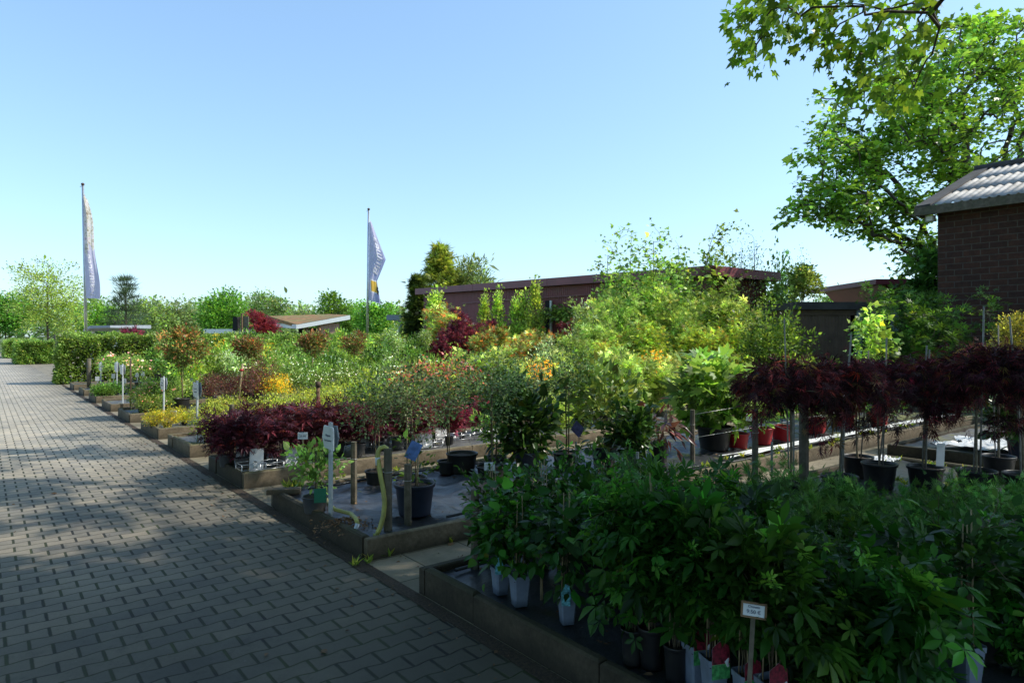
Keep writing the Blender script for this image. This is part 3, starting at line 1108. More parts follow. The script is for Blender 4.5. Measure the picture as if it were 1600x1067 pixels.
def columnar(r):
    cl, d = blob(110, r, (.32, .32, 1.45), (0, 0, 1.95), .25, .3, 3)
    cl[:, :2] *= np.clip((3.5 - cl[:, 2]) / 1.6, .3, 1)[:, None]
    lp = foliage(cl, r, 24, .10, .10, OVATE, LIME, axis=(0, 0, .8), up=.5)
    return [("foliage", leafmesh([lp]), []), ("trunk", branchmesh(skeleton([(0, 0, .25), (0, 0, 1.2), (0, 0, 2.4), (0, 0, 3.2)], cl[::2], r, .004, .4), "bark"), [])]


add_kind("columnar_tree", 3.5, columnar, 2, BIG)


def whip(cols, tm, size, H_=4.6, n=60, per=8, lean=0.0, rx=.55, z0f=.35, spread=.13):
    """a tall nursery tree with a thin stem and few leaves"""
    def fn(r):
        cl, d = blob(n, r, (rx, rx, H_ * (1 - z0f) * .52), (lean * .7, 0, H_ * (1 + z0f) * .5), .4, .15, 3)
        cl[:, 0] += lean * (cl[:, 2] / H_ - .6)
        lp = foliage(cl, r, per, spread, size, tm, cols, axis=(0, 0, H_ * .4), droop=.1, jit=.3)
        zs = np.linspace(.25, H_ * .97, 9)
        base = [(lean * (z / H_) ** 2 + r.normal(0, .012), r.normal(0, .012), z) for z in zs]
        return [("foliage", leafmesh([lp]), []), ("trunk", branchmesh(skeleton(base, cl, r, .0035, .40, rmax=.032), "bark", 6), [])]
    return fn


add_kind("sycamore_whip", 4.6, whip(MID[:3] + YGREEN[:1], MAPLE3, .085, n=60, per=7, rx=.42, z0f=.45), 3, BIG)
add_kind("leaning_sycamore_whip", 4.6, whip(MID[:3] + YGREEN[:1], MAPLE3, .085, n=60, per=7, rx=.40, z0f=.45, lean=.7), 1, BIG)
add_kind("fine_leaved_whip", 4.2, whip(SILVER[:3] + YGREEN[:2], OVATE, .05, 4.2, 80, 7, .0, .42, .35), 2, BIG)
add_kind("broad_sycamore", 2.9, whip(MID + GREEN[2:], MAPLE3, .10, 2.9, 85, 9, 0, .62, .22), 2, BIG)
add_kind("young_lime_tree", 2.2, whip(MID[:2] + LIME[:1], MAPLE3, .085, 2.2, 34, 12, 0, .34, .55, .09), 1, BIG)

# plants of the second bed
add_kind("large_leaved_shrub", 1.0, bush(DKGREEN + GREEN[:1], (.38, .38, .36), .62, 60, 12, .09, .14, OVATE, .25, m_="leaf_gloss", droop=.2), 2, ("round", .18, .27, "pot_blue"))
add_kind("open_magnolia", 1.15, bush([(.10, .14, .03, 3), (.15, .19, .04, 2), (.06, .10, .02, 2)], (.46, .46, .40), .74, 60, 8, .09, .11, OVATE, .25, m_="leaf_gloss"), 2, ("round", .17, .24, "pot_black"))
add_kind("purple_leaved_shrub", .62, bush([(.05, .022, .022, 3), (.08, .03, .025, 2), (.04, .04, .02, 1)], (.20, .20, .20), .44, 22, 5, .06, .16, LANCE, .2, m_="leaf_gloss", droop=.9, up=0), 1, ("round", .10, .22, "pot_black"))
add_kind("big_lobed_shrub", 1.35, bush([(.08, .16, .03, 3), (.12, .21, .045, 3), (.19, .28, .08, 2), (.05, .10, .02, 2)], (.50, .50, .42), .88, 84, 8, .09, .15, MAPLE, .36, droop=.35, amp=.4), 1, ("round", .26, .34, "pot_black"))
add_kind("red_potted_shrub", .62, bush([(.06, .14, .02, 3), (.09, .19, .03, 2), (.15, .25, .05, 1)], (.26, .26, .17), .45, 40, 15, .05, .075, OVATE, .24, m_="leaf_gloss", up=.5), 3, ("round", .115, .18, "pot_red"))
add_kind("yellow_green_maple", .62, bush(YGREEN + LIME[:1], (.26, .26, .26), .36, 50, 18, .06, .06, JMAPLE, .15), 2, ("round", .10, .14, "pot_black"))


def slim(cols, tm, size, h=1.0, n=26, per=7, ca="cane", pot_h=.25, w=.16):
    def fn(r):
        cl, d = blob(n, r, (w, w, h * .34), (0, 0, h * .66), .4, .1)
        lp = foliage(cl, r, per, .05, size, tm, cols, axis=(0, 0, h * .4))
        base = [(0, 0, pot_h * .8), (.01, .01, h * .4), (0, .02, h * .7), (0, 0, h * .9)]
        return [("foliage", leafmesh([lp]), []), ("trunk", branchmesh(skeleton(base, cl, r, .0026, .36), "twig"), []),
                ("cane", stick([(.02, 0, pot_h * .7), (.03, 0, h * .82)], .008, .008, M[ca]), [])]
    return fn


add_kind("slim_flowering_plant", .85, slim(MID, OVATE, .07, .85, 44, 9, w=.24), 1, ("round", .15, .20, "pot_slate"))
add_kind("bare_staked_sapling", .72, slim(GREEN, OVATE, .05, .72, 16, 5), 1, ("round", .17, .27, "pot_blue"))


# climbers of the shaded foreground bed
def climber(cols, tm, size, h, wid, n, per, pot_h, canes=3, droop=.35, m_="leaf", spread=.06, bot=.5, wisps=3):
    def fn(r):
        cl, d = blob(n, r, (wid, wid, h * (1 - bot) * .56), (0, 0, h * (1 + bot) * .5 - .03), .35, .25, 3)
        lp = [foliage(cl, r, per, spread, size, tm, cols, axis=(0, 0, h * .45), droop=droop, up=.15, out=.8, tilt=.45, jit=.3)]
        sg = []
        for _ in range(wisps):      # free shoots above the crown and drooping beside it
            a = r.uniform(0, 6.28)
            p = np.array([math.cos(a) * wid * .5, math.sin(a) * wid * .5, h * r.uniform(.75, .95)])
            dirn = np.array([math.cos(a) * .5, math.sin(a) * .5, r.uniform(.3, 1.0)])
            pts = [p]
            for i in range(6):
                dirn = nrm(dirn + r.normal(0, .22, 3) + np.array([0, 0, -.10]))
                pts.append(pts[-1] + dirn * .042)
            pts = np.array(pts)
            for i in range(6):
                sg.append((pts[i], pts[i + 1], .0018, .0015))
            lp.append(foliage(pts[1:], r, 2, .012, size * .55, tm, [(c[0] * 1.4, c[1] * 1.35, c[2] * 1.3, 1) for c in cols], axis=(0, 0, h * .4), droop=.1))
        ps = [("foliage", leafmesh(lp, m_), [])]
        for i in range(canes):
            a = i * 2 * PI / canes + r.uniform(0, 1)
            q = wid * .28
            ps.append(("cane", stick([(math.cos(a) * q * .7, math.sin(a) * q * .7, pot_h * .7), (math.cos(a) * q * .4, math.sin(a) * q * .4, h * r.uniform(.9, 1.06))], .0045, .004, M["cane"]), []))
        for i in range(5):
            a = r.uniform(0, 6.28)
            P = wobbly(h * .75, 8, .016, r, math.cos(a) * .02, math.sin(a) * .02, pot_h * .8)
            for j in range(7):
                sg.append((P[j], P[j + 1], .0035, .003))
        ps.append(("stems", branchmesh(sg + skeleton([(0, 0, pot_h * .8), (0, .01, h * .4), (.01, 0, h * .7)], cl[::3], r, .002, .33), "twig"), []))
        return ps
    return fn


FG = [(.0125, .041, .005, 3), (.019, .056, .007, 3), (.037, .085, .011, 1)]
FG2 = [(.010, .034, .006, 3), (.016, .046, .008, 3), (.030, .070, .011, 1)]
SQ = ("square", .06, .20, "pot_grey")
add_kind("round_leaved_climber", .72, climber(FG, BROAD, .060, .70, .19, 46, 9, .20, 2, .6, bot=.50, wisps=4), 2, SQ)
add_kind("pointed_leaved_climber", .92, climber(FG2, OVATE, .080, .90, .20, 50, 9, .20, 3, .75, bot=.48, wisps=5), 2, SQ)
add_kind("creeper", .86, climber(FG, PALM5, .10, .84, .25, 56, 7, .20, 3, .6, bot=.12, wisps=5), 4, ("square", .065, .22, "pot_black"))
add_kind("caned_creeper", .98, climber(FG, PALM5, .085, .96, .22, 44, 6, .20, 2, .5, bot=.36, wisps=5), 2, ("round", .075, .20, "pot_black"))
add_kind("sleeved_creeper", .86, climber(FG, PALM5, .10, .84, .24, 40, 7, .20, 3, .35, bot=.58, wisps=5), 2, ("square", .068, .22, "pot_grey"))
add_kind("bare_stemmed_climber", .90, climber(FG2, OVATE, .07, .88, .20, 40, 8, .20, 3, .3, bot=.6, wisps=4), 1, ("square", .062, .21, "pot_grey"))
add_kind("ovate_climber", .86, climber(FG2, OVATE, .07, .84, .24, 60, 9, .20, 3, .4, bot=.14, wisps=5), 3, ("square", .065, .22, "pot_slate"))
add_kind("feathery_plant", .5, bush([(.04, .10, .025, 3), (.06, .13, .035, 2), (.09, .16, .06, 1)], (.26, .26, .24), .28, 60, 14, .07, .075, FERN, .1, amp=.5, up=.5), 3, ("round", .09, .12, "pot_black"))

# ================================================================== THE SETTING
ROT = math.atan2(V[1], V[0])


def sheet(name, m_, x0, x1, y0, y1, z, n=1, rot=ROT):
    b = MB()
    b.add([(x0, y0, 0), (x1, y0, 0), (x1, y1, 0), (x0, y1, 0)], [(0, 1, 2, 3)])
    o = obj(name, b.mesh(name, m_))
    o.location = (0, 0, z)
    o.rotation_euler = (0, 0, rot)
    return structure(o)


sheet("ground", M["meadow"], -700, 700, -60, 1200, -0.03, rot=0)
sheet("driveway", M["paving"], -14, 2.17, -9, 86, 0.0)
sheet("path", M["slab"], 2.172, 30, -9, 27.2, 0.0)
sheet("path", M["slab"], 2.172, 7.5, 27.2, 70, 0.0)
# the drained gutter line full of dirt between driveway and beds
b = MB()
for i in range(60):
    a0, a1 = -4 + i * .52, -4 + (i + 1) * .52
    w0 = .05 + .04 * random.random()
    b.add([(2.17 - w0, a0, 0), (2.2, a0, 0), (2.2, a1, 0), (2.17 - w0 * .8, a1, 0)], [(0, 1, 2, 3)])
o = obj("gutter_dirt", b.mesh("gutter_dirt", M["soil"]), loc=(0, 0, .004))
o.rotation_euler = (0, 0, ROT)
structure(o)

# ------------------------------------------------------------------ raised beds
KH, KT = .17, .06
BED_WORDS = ["first", "second", "third", "fourth", "fifth", "sixth", "seventh", "eighth", "ninth", "tenth"]


def bed(u0, u1, v0, v1, label, fab, wrinkle=.012, left=True, right=True, far=True, zf=.125, near=True):
    x, y = UV(u0, v0)
    e = empty("raised_bed", (x, y, 0), ROT)
    tag(e, label, "raised bed", "kerbed planting beds in rows")
    W, L = v1 - v0, u1 - u0

    def run(p, d, n_len, side, km="kerb"):
        b = MB()
        t = 0
        p, d, side = np.array(p, float), np.array(d, float), np.array(side, float)
        while t < n_len - .02:
            l = min(1.0, n_len - t)
            j = np.array([random.uniform(-.006, .006), random.uniform(-.006, .006), 0])
            b.board(p + d * (t + .003) + j, d * (l - .006), side * KT, (0, 0, KH + random.uniform(-.009, .009)), random.uniform(.008, .018))
            t += l
        obj("kerb", b.mesh("kerb", M[km]), e)

    if near:
        run((0, 0, 0), (1, 0, 0), W, (0, 1, 0))
    if far:
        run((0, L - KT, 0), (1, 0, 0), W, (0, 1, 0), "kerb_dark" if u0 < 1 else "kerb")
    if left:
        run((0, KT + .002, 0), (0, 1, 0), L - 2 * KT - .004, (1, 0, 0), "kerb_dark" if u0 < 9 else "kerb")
    if right:
        run((W - KT, KT + .002, 0), (0, 1, 0), L - 2 * KT - .004, (1, 0, 0))
    # the weed fabric lies in folds over the soil
    nx, ny = max(8, int(W / .07)), max(8, int(L / .07))
    xs, ys = np.linspace(KT * .5, W - KT * .5, nx), np.linspace(KT * .5, L - KT * .5, ny)
    X, Y = np.meshgrid(xs, ys)
    r = np.random.default_rng(int(u0 * 10) + 5)
    Z = np.zeros_like(X)
    for _ in range(16):
        w = r.normal(0, 1, 2)
        w = w / np.linalg.norm(w) * r.uniform(2, 11)
        Z += np.abs(np.sin(X * w[0] + Y * w[1] + r.uniform(0, 6) + .6 * np.sin(X * 1.7 + Y * 2.3))) ** 3 * r.uniform(.2, 1)
    Z = zf + wrinkle * (Z / Z.std() - Z.mean() / Z.std()) * .6
    Z = np.minimum(Z, KH - .004)
    idx = np.arange(nx * ny).reshape(ny, nx)
    T = np.stack([idx[:-1, :-1], idx[:-1, 1:], idx[1:, 1:], idx[1:, :-1]], -1).reshape(-1, 4)
    me = np_mesh("weed_fabric", np.c_[X.ravel(), Y.ravel(), Z.ravel()], T, None, True, M[fab])
    obj("weed_fabric", me, e)
    return e


BEDS = [(.1, 3.76, 8.9), (4.51, 6.59, 15.1), (7.46, 8.9, 15.0), (9.82, 11.2, 15.0), (11.9, 13.4, 15.0), (14.5, 15.9, 15.0),
        (16.9, 18.3, 15.0), (19.26, 20.7, 15.0), (21.75, 23.1, 15.0), (24.3, 25.6, 15.0)]
BL = ["dark foreground bed crowded with green climbers", "wide bed with black weed fabric, yellow hose and red pots",
      "kerbed bed holding the row of purple maples", "kerbed bed behind the purple maples with low olive shrubs",
      "kerbed bed with golden dwarf conifers at its corner", "kerbed bed with pink flowering shrubs at its corner",
      "kerbed bed with a rusty pole standing at its corner", "kerbed bed with dark ground cover at its corner",
      "small far kerbed bed, second from the clipped hedge", "farthest kerbed bed, right before the clipped hedge"]
for (u0, u1, v1), l in zip(BEDS, BL):
    i = BEDS.index((u0, u1, v1))
    bed(u0, u1, 2.21, v1, l, "fabric_dark" if i in (0, 1) else "fabric_mossy", .034 if i == 1 else .012)
bed(.3, 4.05, 9.75, 16, "mossy bed at right edge with crumpled white film on it", "fabric_mossy", .012)
UC = [(a + b_) / 2 for a, b_, _ in BEDS]
ZB = .13

# sunny mossy fabric patch at the right half of the second bed
r_ = np.random.default_rng(4)


def debris(name, n, u0, u1, v0, v1, z, m_, size, label=None, cat=None):
    pu, pv = r_.uniform(u0, u1, n), r_.uniform(v0, v1, n)
    P = np.c_[(U * pu[:, None] + V * pv[:, None]), np.full(n, z)]
    Dr = np.c_[r_.normal(0, 1, (n, 2)), r_.normal(0, .15, n)]
    v, t, c = leaves(P, Dr, size * np.exp(r_.normal(0, .4, n)), OVATE, np.ones((n, 3)), r_, .25)
    o = obj(name, np_mesh(name, v, t, None, False, M[m_]))
    o["kind"] = "stuff"
    if label:
        tag(o, label, cat)
    return o


debris("fallen_leaves", 240, -1, 12, 1.75, 2.16, .008, "dead_leaf", .022, "small dead leaves blown along the foot of the kerbs", "leaf litter")
debris("scattered_leaves", 50, 0, 9, -3, 1.9, .008, "dead_leaf", .03, "few dead leaves scattered across the paved driveway", "leaf litter")


debris("bed_litter", 420, 4.6, 6.5, 2.3, 9.0, .152, "dead_leaf", .02, "dead leaves and crumbs lying on the black weed fabric", "leaf litter")
debris("bed_litter", 300, 1.2, 3.7, 2.3, 5.0, .148, "dead_leaf", .02, "dead leaves under the foreground climbers", "leaf litter")
debris("path_litter", 220, 3.8, 4.5, 2.3, 11.0, .006, "dead_leaf", .022, "dead leaves on the slab path between the two front beds", "leaf litter")


def weeds(n, uu, vv, z, size, spread_u, spread_v):
    parts = []
    for k in range(n):
        u, v = uu + r_.normal(0, spread_u), vv + r_.uniform(-spread_v, spread_v)
        x, y = UV(u, v)
        m = 14
        P = np.tile([x, y, z], (m, 1)) + r_.normal(0, .012, (m, 3)) * (1, 1, 0)
        Dr = np.c_[r_.normal(0, .6, (m, 2)), np.ones(m)]
        parts.append(leaves(P, Dr, size * r_.uniform(.5, 1.2, m), LANCE, palette(GREEN + OLIVE, m, r_), r_))
    return parts


# ------------------------------------------------------------------ clipped hedges
def hedge(u0, u1, v0, v1, h, label, n, size=.075, cols=None):
    x, y = UV(u0, v0)
    e = empty("clipped_hedge", (x, y, 0), ROT)
    tag(e, label, "hedge")
    W, L = v1 - v0, u1 - u0
    r = np.random.default_rng(int(u0))
    face = r.choice(4, n, p=[.52, .14, .30, .04])
    a, c = r.random(n), r.random(n)
    P = np.zeros((n, 3)); N = np.zeros((n, 3))
    k = face == 0; P[k] = np.c_[a[k] * W, np.zeros(k.sum()), c[k] * h]; N[k] = (0, -1, .2)
    k = face == 1; P[k] = np.c_[np.zeros(k.sum()), a[k] * L, c[k] * h]; N[k] = (-1, 0, .2)
    k = face == 2; P[k] = np.c_[a[k] * W, c[k] * L, np.full(k.sum(), h)]; N[k] = (0, 0, 1)
    k = face == 3; P[k] = np.c_[a[k] * W, np.full(k.sum(), L), c[k] * h]; N[k] = (0, 1, .2)
    depth = r.exponential(.07, n)
    bumps = .05 * np.sin(P[:, 0] * 5.1 + P[:, 2] * 3) + .04 * np.sin(P[:, 0] * 9 + P[:, 2] * 7 + 1) + .03 * np.sin(P[:, 1] * 8 + P[:, 2] * 5)
    P = P - N * (depth - bumps)[:, None] + r.normal(0, .03, (n, 3))
    Dr = N + r.normal(0, .7, (n, 3)) + (0, 0, .2)
    cl = np.sin(P[:, 0] * 4 + 1.3 * P[:, 2]) * np.sin(P[:, 2] * 6 + P[:, 0] * 2.2)
    C = palette(cols or MID + [(.05, .11, .015, 3)], n, r, .25) * (1 + .25 * cl)[:, None]
    v, t, c_ = leaves(P, Dr, size * np.exp(r.normal(0, .25, n)), OVATE, np.clip(C, 0, 1), r)
    obj("foliage", np_mesh("foliage", v, t, c_, False, M["leaf"]), e)
    # woody core
    b = MB()
    for i in range(int(W / .35)):
        px_ = .2 + i * .35 + random.uniform(-.08, .08)
        for j in range(3):
            b.tube([(px_, L * .5, 0), (px_ + random.uniform(-.1, .1), L * (.3 + .2 * j), h * .5), (px_ + random.uniform(-.2, .2), L * (.2 + .3 * j), h * .9)], [.02, .014, .006], 5)
    obj("stems", b.mesh("stems", M["bark"], True), e)
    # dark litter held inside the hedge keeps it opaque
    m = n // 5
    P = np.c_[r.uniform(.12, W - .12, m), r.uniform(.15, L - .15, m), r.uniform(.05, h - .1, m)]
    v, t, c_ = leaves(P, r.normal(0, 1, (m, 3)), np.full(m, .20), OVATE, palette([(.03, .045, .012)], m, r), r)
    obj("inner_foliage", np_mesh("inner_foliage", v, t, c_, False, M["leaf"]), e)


hedge(27.4, 28.5, 2.1, 15.5, 1.66, "long clipped green hedge closing off the far end of the beds", 42000)
hedge(48, 52, 1.6, 3.4, 1.3, "short clipped hedge beside the drive beyond the long hedge", 9000, .10)
hedge(62, 68, 1.4, 3.4, 1.3, "farthest low hedge beside the drive, yellowish green", 8000, .12, LIME[3:] + MID)
bm_ = MB()
d_ = nrm(rng.normal(0, 1, (90, 3)))
x, y = ground(77, 562)
st_ = bpy.data.meshes.new("boulder")
import bmesh
bmx = bmesh.new()
bmesh.ops.create_icosphere(bmx, subdivisions=3, radius=.42)
for v in bmx.verts:
    n_ = v.co.normalized()
    v.co *= 1 + .16 * math.sin(n_.x * 4 + 1) * math.cos(n_.y * 3) + .07 * math.sin(n_.z * 9 + n_.x * 7)
    v.co.z *= 1.1
bmx.to_mesh(st_)
st_.materials.append(M["stone"])
o = obj("boulder", st_, loc=(x, y, .38))
tag(o, "grey boulder standing at the corner beside the far hedge", "boulder")

# ------------------------------------------------------------------ buildings
def frame_xy(p, d):
    d = np.array(d, float) / np.linalg.norm(d)
    return math.atan2(d[1], d[0])


def corrugated(L, H0, H1, pitch, depth, name, m_, z0=0.0):
    """a vertical sheet-metal wall along +x, ribs standing out to -y; the top runs from H0 to H1"""
    prof = [(0, 0), (.35, 0), (.45, -depth), (.85, -depth), (.95, 0)]
    Vt, n = [], int(L / pitch)
    for i in range(n):
        for fx, dy in prof:
            Vt.append(((i + fx) * pitch, dy))
    Vt.append((n * pitch, 0))
    v, f = [], []
    for x_, y_ in Vt:
        h = H0 + (H1 - H0) * x_ / L
        v += [(x_, y_, z0), (x_, y_, h)]
    for i in range(len(Vt) - 1):
        f.append((2 * i, 2 * i + 2, 2 * i + 3, 2 * i + 1))
    return MB().add(v, f).mesh(name, m_)


# the long oxblood barn: local +x runs from its near right corner to the far left end
LB, HB0, HB1, DB = 17.3, 3.52, 3.78, 3.1
barn = empty("sheet_metal_barn", (6.2, 21.0, 0), math.atan2(U[1], U[0]))
tag(barn, "long low oxblood red barn of ribbed sheet metal behind the plants", "barn")
# in this frame -y is to the right/back (V) and +y faces the driveway
me = corrugated(LB, HB0, HB1, .11, .011, "wall", M["barn_red"])
me.transform(__import__("mathutils").Matrix.Scale(-1, 4, (0, 1, 0)))
me.flip_normals()
obj("wall", me, barn)
me = corrugated(DB, HB0, HB0 - .1, .22, .035, "wall", M["barn_red"])
w = obj("wall", me, barn)
w.rotation_euler = (0, 0, PI / 2)
w.location = (0, -DB, 0)
w.scale = (1, 1, 1)
b = MB()
b.box((-.02, -DB - .02, 0), (LB, 0, 0), (0, .02, 0), (0, 0, HB0 - .1))
b.box((LB + .002, -DB, 0), (.03, 0, 0), (0, DB, 0), (0, 0, HB1 - .1))
obj("wall", b.mesh("wall", M["barn_red"]), barn)
b = MB()      # fascia in lengths with visible laps
n = 7
for i in range(n):
    x0, x1 = -.35 + (LB + .7) * i / n, -.35 + (LB + .7) * (i + 1) / n
    za, zb = HB0 + (HB1 - HB0) * x0 / LB, HB0 + (HB1 - HB0) * x1 / LB
    b.add([(x0 + .006, .32 + .004 * (i % 2), za + .0), (x1 - .006, .32 + .004 * (i % 2), zb), (x1 - .006, .32 + .004 * (i % 2), zb + .30), (x0 + .006, .32 + .004 * (i % 2), za + .30),
           (x0 + .006, .26, za), (x1 - .006, .26, zb), (x1 - .006, .26, zb + .30), (x0 + .006, .26, za + .30)],
          [(3, 2, 1, 0), (4, 5, 6, 7), (0, 1, 5, 4), (2, 3, 7, 6), (1, 2, 6, 5), (3, 0, 4, 7)])
b.box((-.40, -DB - .3, HB0 - .02), (.04, 0, 0), (0, DB + .6, 0), (0, 0, .30))
b.box((LB + .36, -DB - .3, HB1), (.04, 0, 0), (0, DB + .6, 0), (0, 0, .30))
obj("fascia", b.mesh("fascia", M["barn_trim"]), barn)
b = MB()
b.add([(-.34, .25, HB0 + .20), (LB + .34, .25, HB1 + .20), (LB + .34, -DB - .3, HB1 + .05), (-.34, -DB - .3, HB0 + .05),
       (-.34, .25, HB0 + .12), (LB + .34, .25, HB1 + .12), (LB + .34, -DB - .3, HB1 - .03), (-.34, -DB - .3, HB0 - .03)],
      [(3, 2, 1, 0), (4, 5, 6, 7), (0, 1, 5, 4), (1, 2, 6, 5), (2, 3, 7, 6), (3, 0, 4, 7)])
obj("roof", b.mesh("roof", M["roof_felt"]), barn)
b = MB()      # a door left ajar: dark slot, white jamb and the track above
b.box((7.42, .045, .05), (.36, 0, 0), (0, .01, 0), (0, 0, 3.02))
obj("door_gap", b.mesh("door_gap", M["dark_gap"]), barn)
b = MB()
b.box((7.36, .045, .02), (.09, 0, 0), (0, .06, 0), (0, 0, 3.04))
obj("door_jamb", b.mesh("door_jamb", M["white_paint"]), barn)
b = MB()
b.box((1.2, .05, 3.18), (12.5, 0, 0), (0, .03, 0), (0, 0, .04))
obj("door_track", b.mesh("door_track", M["barn_trim"]), barn)

# dark brick building at the right edge: local +x runs along the wall away from the far corner (-U), +y inwards (V)
BC = np.array([10.77, 17.0])
bb = empty("brick_building", (BC[0], BC[1], 0), math.atan2(-U[1], -U[0]))
tag(bb, "tall dark brick building with corrugated roof at the right edge", "building")
EV, WL, WD = 4.80, 13.0, 8.0
b = MB()
b.box((0, 0, 0), (WL, 0, 0), (0, .3, 0), (0, 0, EV))
b.box((0, .3, 0), (.3, 0, 0), (0, WD - .3, 0), (0, 0, EV - .1))
b.box((WL - .3, .3, 0), (.3, 0, 0), (0, WD - .3, 0), (0, 0, EV - .1))
b.add([(0, .3, EV - .1), (0, WD - .3, EV - .1), (0, WD / 2, EV + 1.35), (.3, .3, EV - .1), (.3, WD - .3, EV - .1), (.3, WD / 2, EV + 1.35)],
      [(2, 1, 0), (3, 4, 5), (0, 3, 5, 2), (1, 2, 5, 4)])
obj("wall", b.mesh("wall", M["brick_dark"]), bb)


def wave_roof(x0, x1, ya, za, yb, zb, sheets=2, pitch=.19, amp=.022):
    nx = int((x1 - x0) / pitch * 10)
    v, f = [], []
    o = 0
    for s_ in range(sheets):
        t0, t1 = s_ / sheets, (s_ + 1) / sheets + (.03 if s_ < sheets - 1 else 0)
        lift = .02 * (sheets - 1 - s_) * 0 + .009 * s_
        for t in (t0, t1):
            for i in range(nx + 1):
                xx = x0 + (x1 - x0) * i / nx
                v.append((xx, ya + (yb - ya) * t, za + (zb - za) * t + amp * math.sin(2 * PI * xx / pitch) + lift - (.012 if t == t1 else 0)))
        for i in range(nx):
            f.append((o + i, o + i + 1, o + nx + 2 + i, o + nx + 1 + i))
        o = len(v)
    return MB().add(v, f)


b = wave_roof(-.10, WL + .4, -.28, EV + .13, WD / 2, EV + 1.72, 3)
me = b.mesh("roof", M["fibre_cement"], True)
rf = obj("roof", me, bb)
sd = rf.modifiers.new("thickness", "SOLIDIFY")
sd.thickness = .012
b = wave_roof(-.10, WL + .4, WD + .28, EV + .13, WD / 2, EV + 1.72, 3)
me = b.mesh("roof", M["fibre_cement"], True)
me.flip_normals()
rf = obj("roof", me, bb)
b = MB()      # verge: flat dark strip along the gable edge, ridge cap, eave board
sl = (EV + 1.72 - EV - .13) / (WD / 2 + .28)
b.add([(-.42, -.30, EV + .15), (-.06, -.30, EV + .17), (-.06, WD / 2, EV + 1.77), (-.42, WD / 2, EV + 1.75),
       (-.42, -.30, EV + .10), (-.06, -.30, EV + .12), (-.06, WD / 2, EV + 1.72), (-.42, WD / 2, EV + 1.70)],
      [(0, 1, 2, 3), (7, 6, 5, 4), (0, 4, 5, 1), (1, 5, 6, 2), (3, 7, 4, 0)])
obj("verge", b.mesh("verge", M["roof_felt"]), bb)
b = MB()
b.tube([(-.42, WD / 2, EV + 1.76), (WL + .4, WD / 2, EV + 1.76)], .10, 10)
obj("ridge_cap", b.mesh("ridge_cap", M["roof_felt"], True), bb)
b = MB()
b.box((-.42, -.34, EV - .10), (WL + .8, 0, 0), (0, .04, 0), (0, 0, .21))
b.box((-.42, -.30, EV - .07), (WL + .8, 0, 0), (0, .28, 0), (0, 0, .03))
b.box((-.42, -.30, EV - .10), (.04, 0, 0), (0, .6, 0), (0, 0, .26))
obj("eave_board", b.mesh("eave_board", M["stake"]), bb)
b = MB()
b.box((-.22, -.20, EV - .26), (.20, 0, 0), (0, .14, 0), (0, 0, .15))
fl = obj("floodlight", b.mesh("floodlight", M["beige_paint"]), bb)
b = MB()
b.box((-.19, -.205, EV - .24), (.14, 0, 0), (0, .004, 0), (0, 0, .11))
obj("glass", b.mesh("glass", M["white_paint"]), fl)

# garage row between barn and brick building (front faces the camera)
gx, gy = 7.55, 18.0
gar = empty("garage_row", (gx, gy, 0), .02)
tag(gar, "flat roofed garages with brown door and beige side door", "garage")
b = MB()
b.box((0, 0, 0), (.10, 0, 0), (0, 3.4, 0), (0, 0, 2.36))
b.box((2.78, .006, 0), (.10, 0, 0), (0, 3.4, 0), (0, 0, 2.36))
b.box((.10, 3.3, 0), (2.68, 0, 0), (0, .1, 0), (0, 0, 2.36))
obj("wall", b.mesh("wall", M["brown_sheet"]), gar)
b = MB()
b.box((-.06, -.10, 2.36), (3.0, 0, 0), (0, 3.6, 0), (0, 0, .20))
obj("roof", b.mesh("roof", M["roof_felt"]), gar)
me = corrugated(1.52, 2.2, 2.2, .09, .012, "door", M["brown_sheet"], .02)
gd = obj("door", me, gar, (.12, .05, 0))
b = MB()
b.box((.104, .02, 2.21), (1.58, 0, 0), (0, .1, 0), (0, 0, .14))
obj("lintel", b.mesh("lintel", M["brown_sheet"]), gar)
b = MB()
b.box((1.69, -.03, 0), (.14, 0, 0), (0, .14, 0), (0, 0, 2.35))
b.box((2.62, -.03, 0), (.20, 0, 0), (0, .16, 0), (0, 0, 2.35))
b.box((1.832, -.02, 2.10), (.786, 0, 0), (0, .14, 0), (0, 0, .245))
obj("door_frame", b.mesh("door_frame", M["blue_paint"]), gar)
b = MB()
for i in range(5):
    b.box((1.95 + i * .11, .02, .02), (.104, 0, 0), (0, .04, 0), (0, 0, 2.04))
gd = obj("side_door", b.mesh("side_door", M["beige_paint"]), gar)
b = MB()
b.box((1.833, .05, .02), (.11, 0, 0), (0, .03, 0), (0, 0, 2.06))
b.box((2.505, .05, .02), (.11, 0, 0), (0, .03, 0), (0, 0, 2.06))
obj("door_shadow_gap", b.mesh("door_shadow_gap", M["dark_gap"]), gar)
# blue panel fence beside it
bp = empty("blue_panel", (10.62, 18.4, 0), .02)
tag(bp, "dark blue slatted panel between the garage and brick wall", "fence panel")
b = MB()
for i in range(8):
    b.box((i * .11, 0, .05), (.10, 0, 0), (0, .03, 0), (0, 0, 2.15))
obj("slats", b.mesh("slats", M["blue_sheet"]), bp)
for z_ in (.4, 1.8):
    obj("rail", MB().box((0, .035, z_), (.88, 0, 0), (0, .05, 0), (0, 0, .08)).mesh("rail", M["blue_sheet"]), bp)
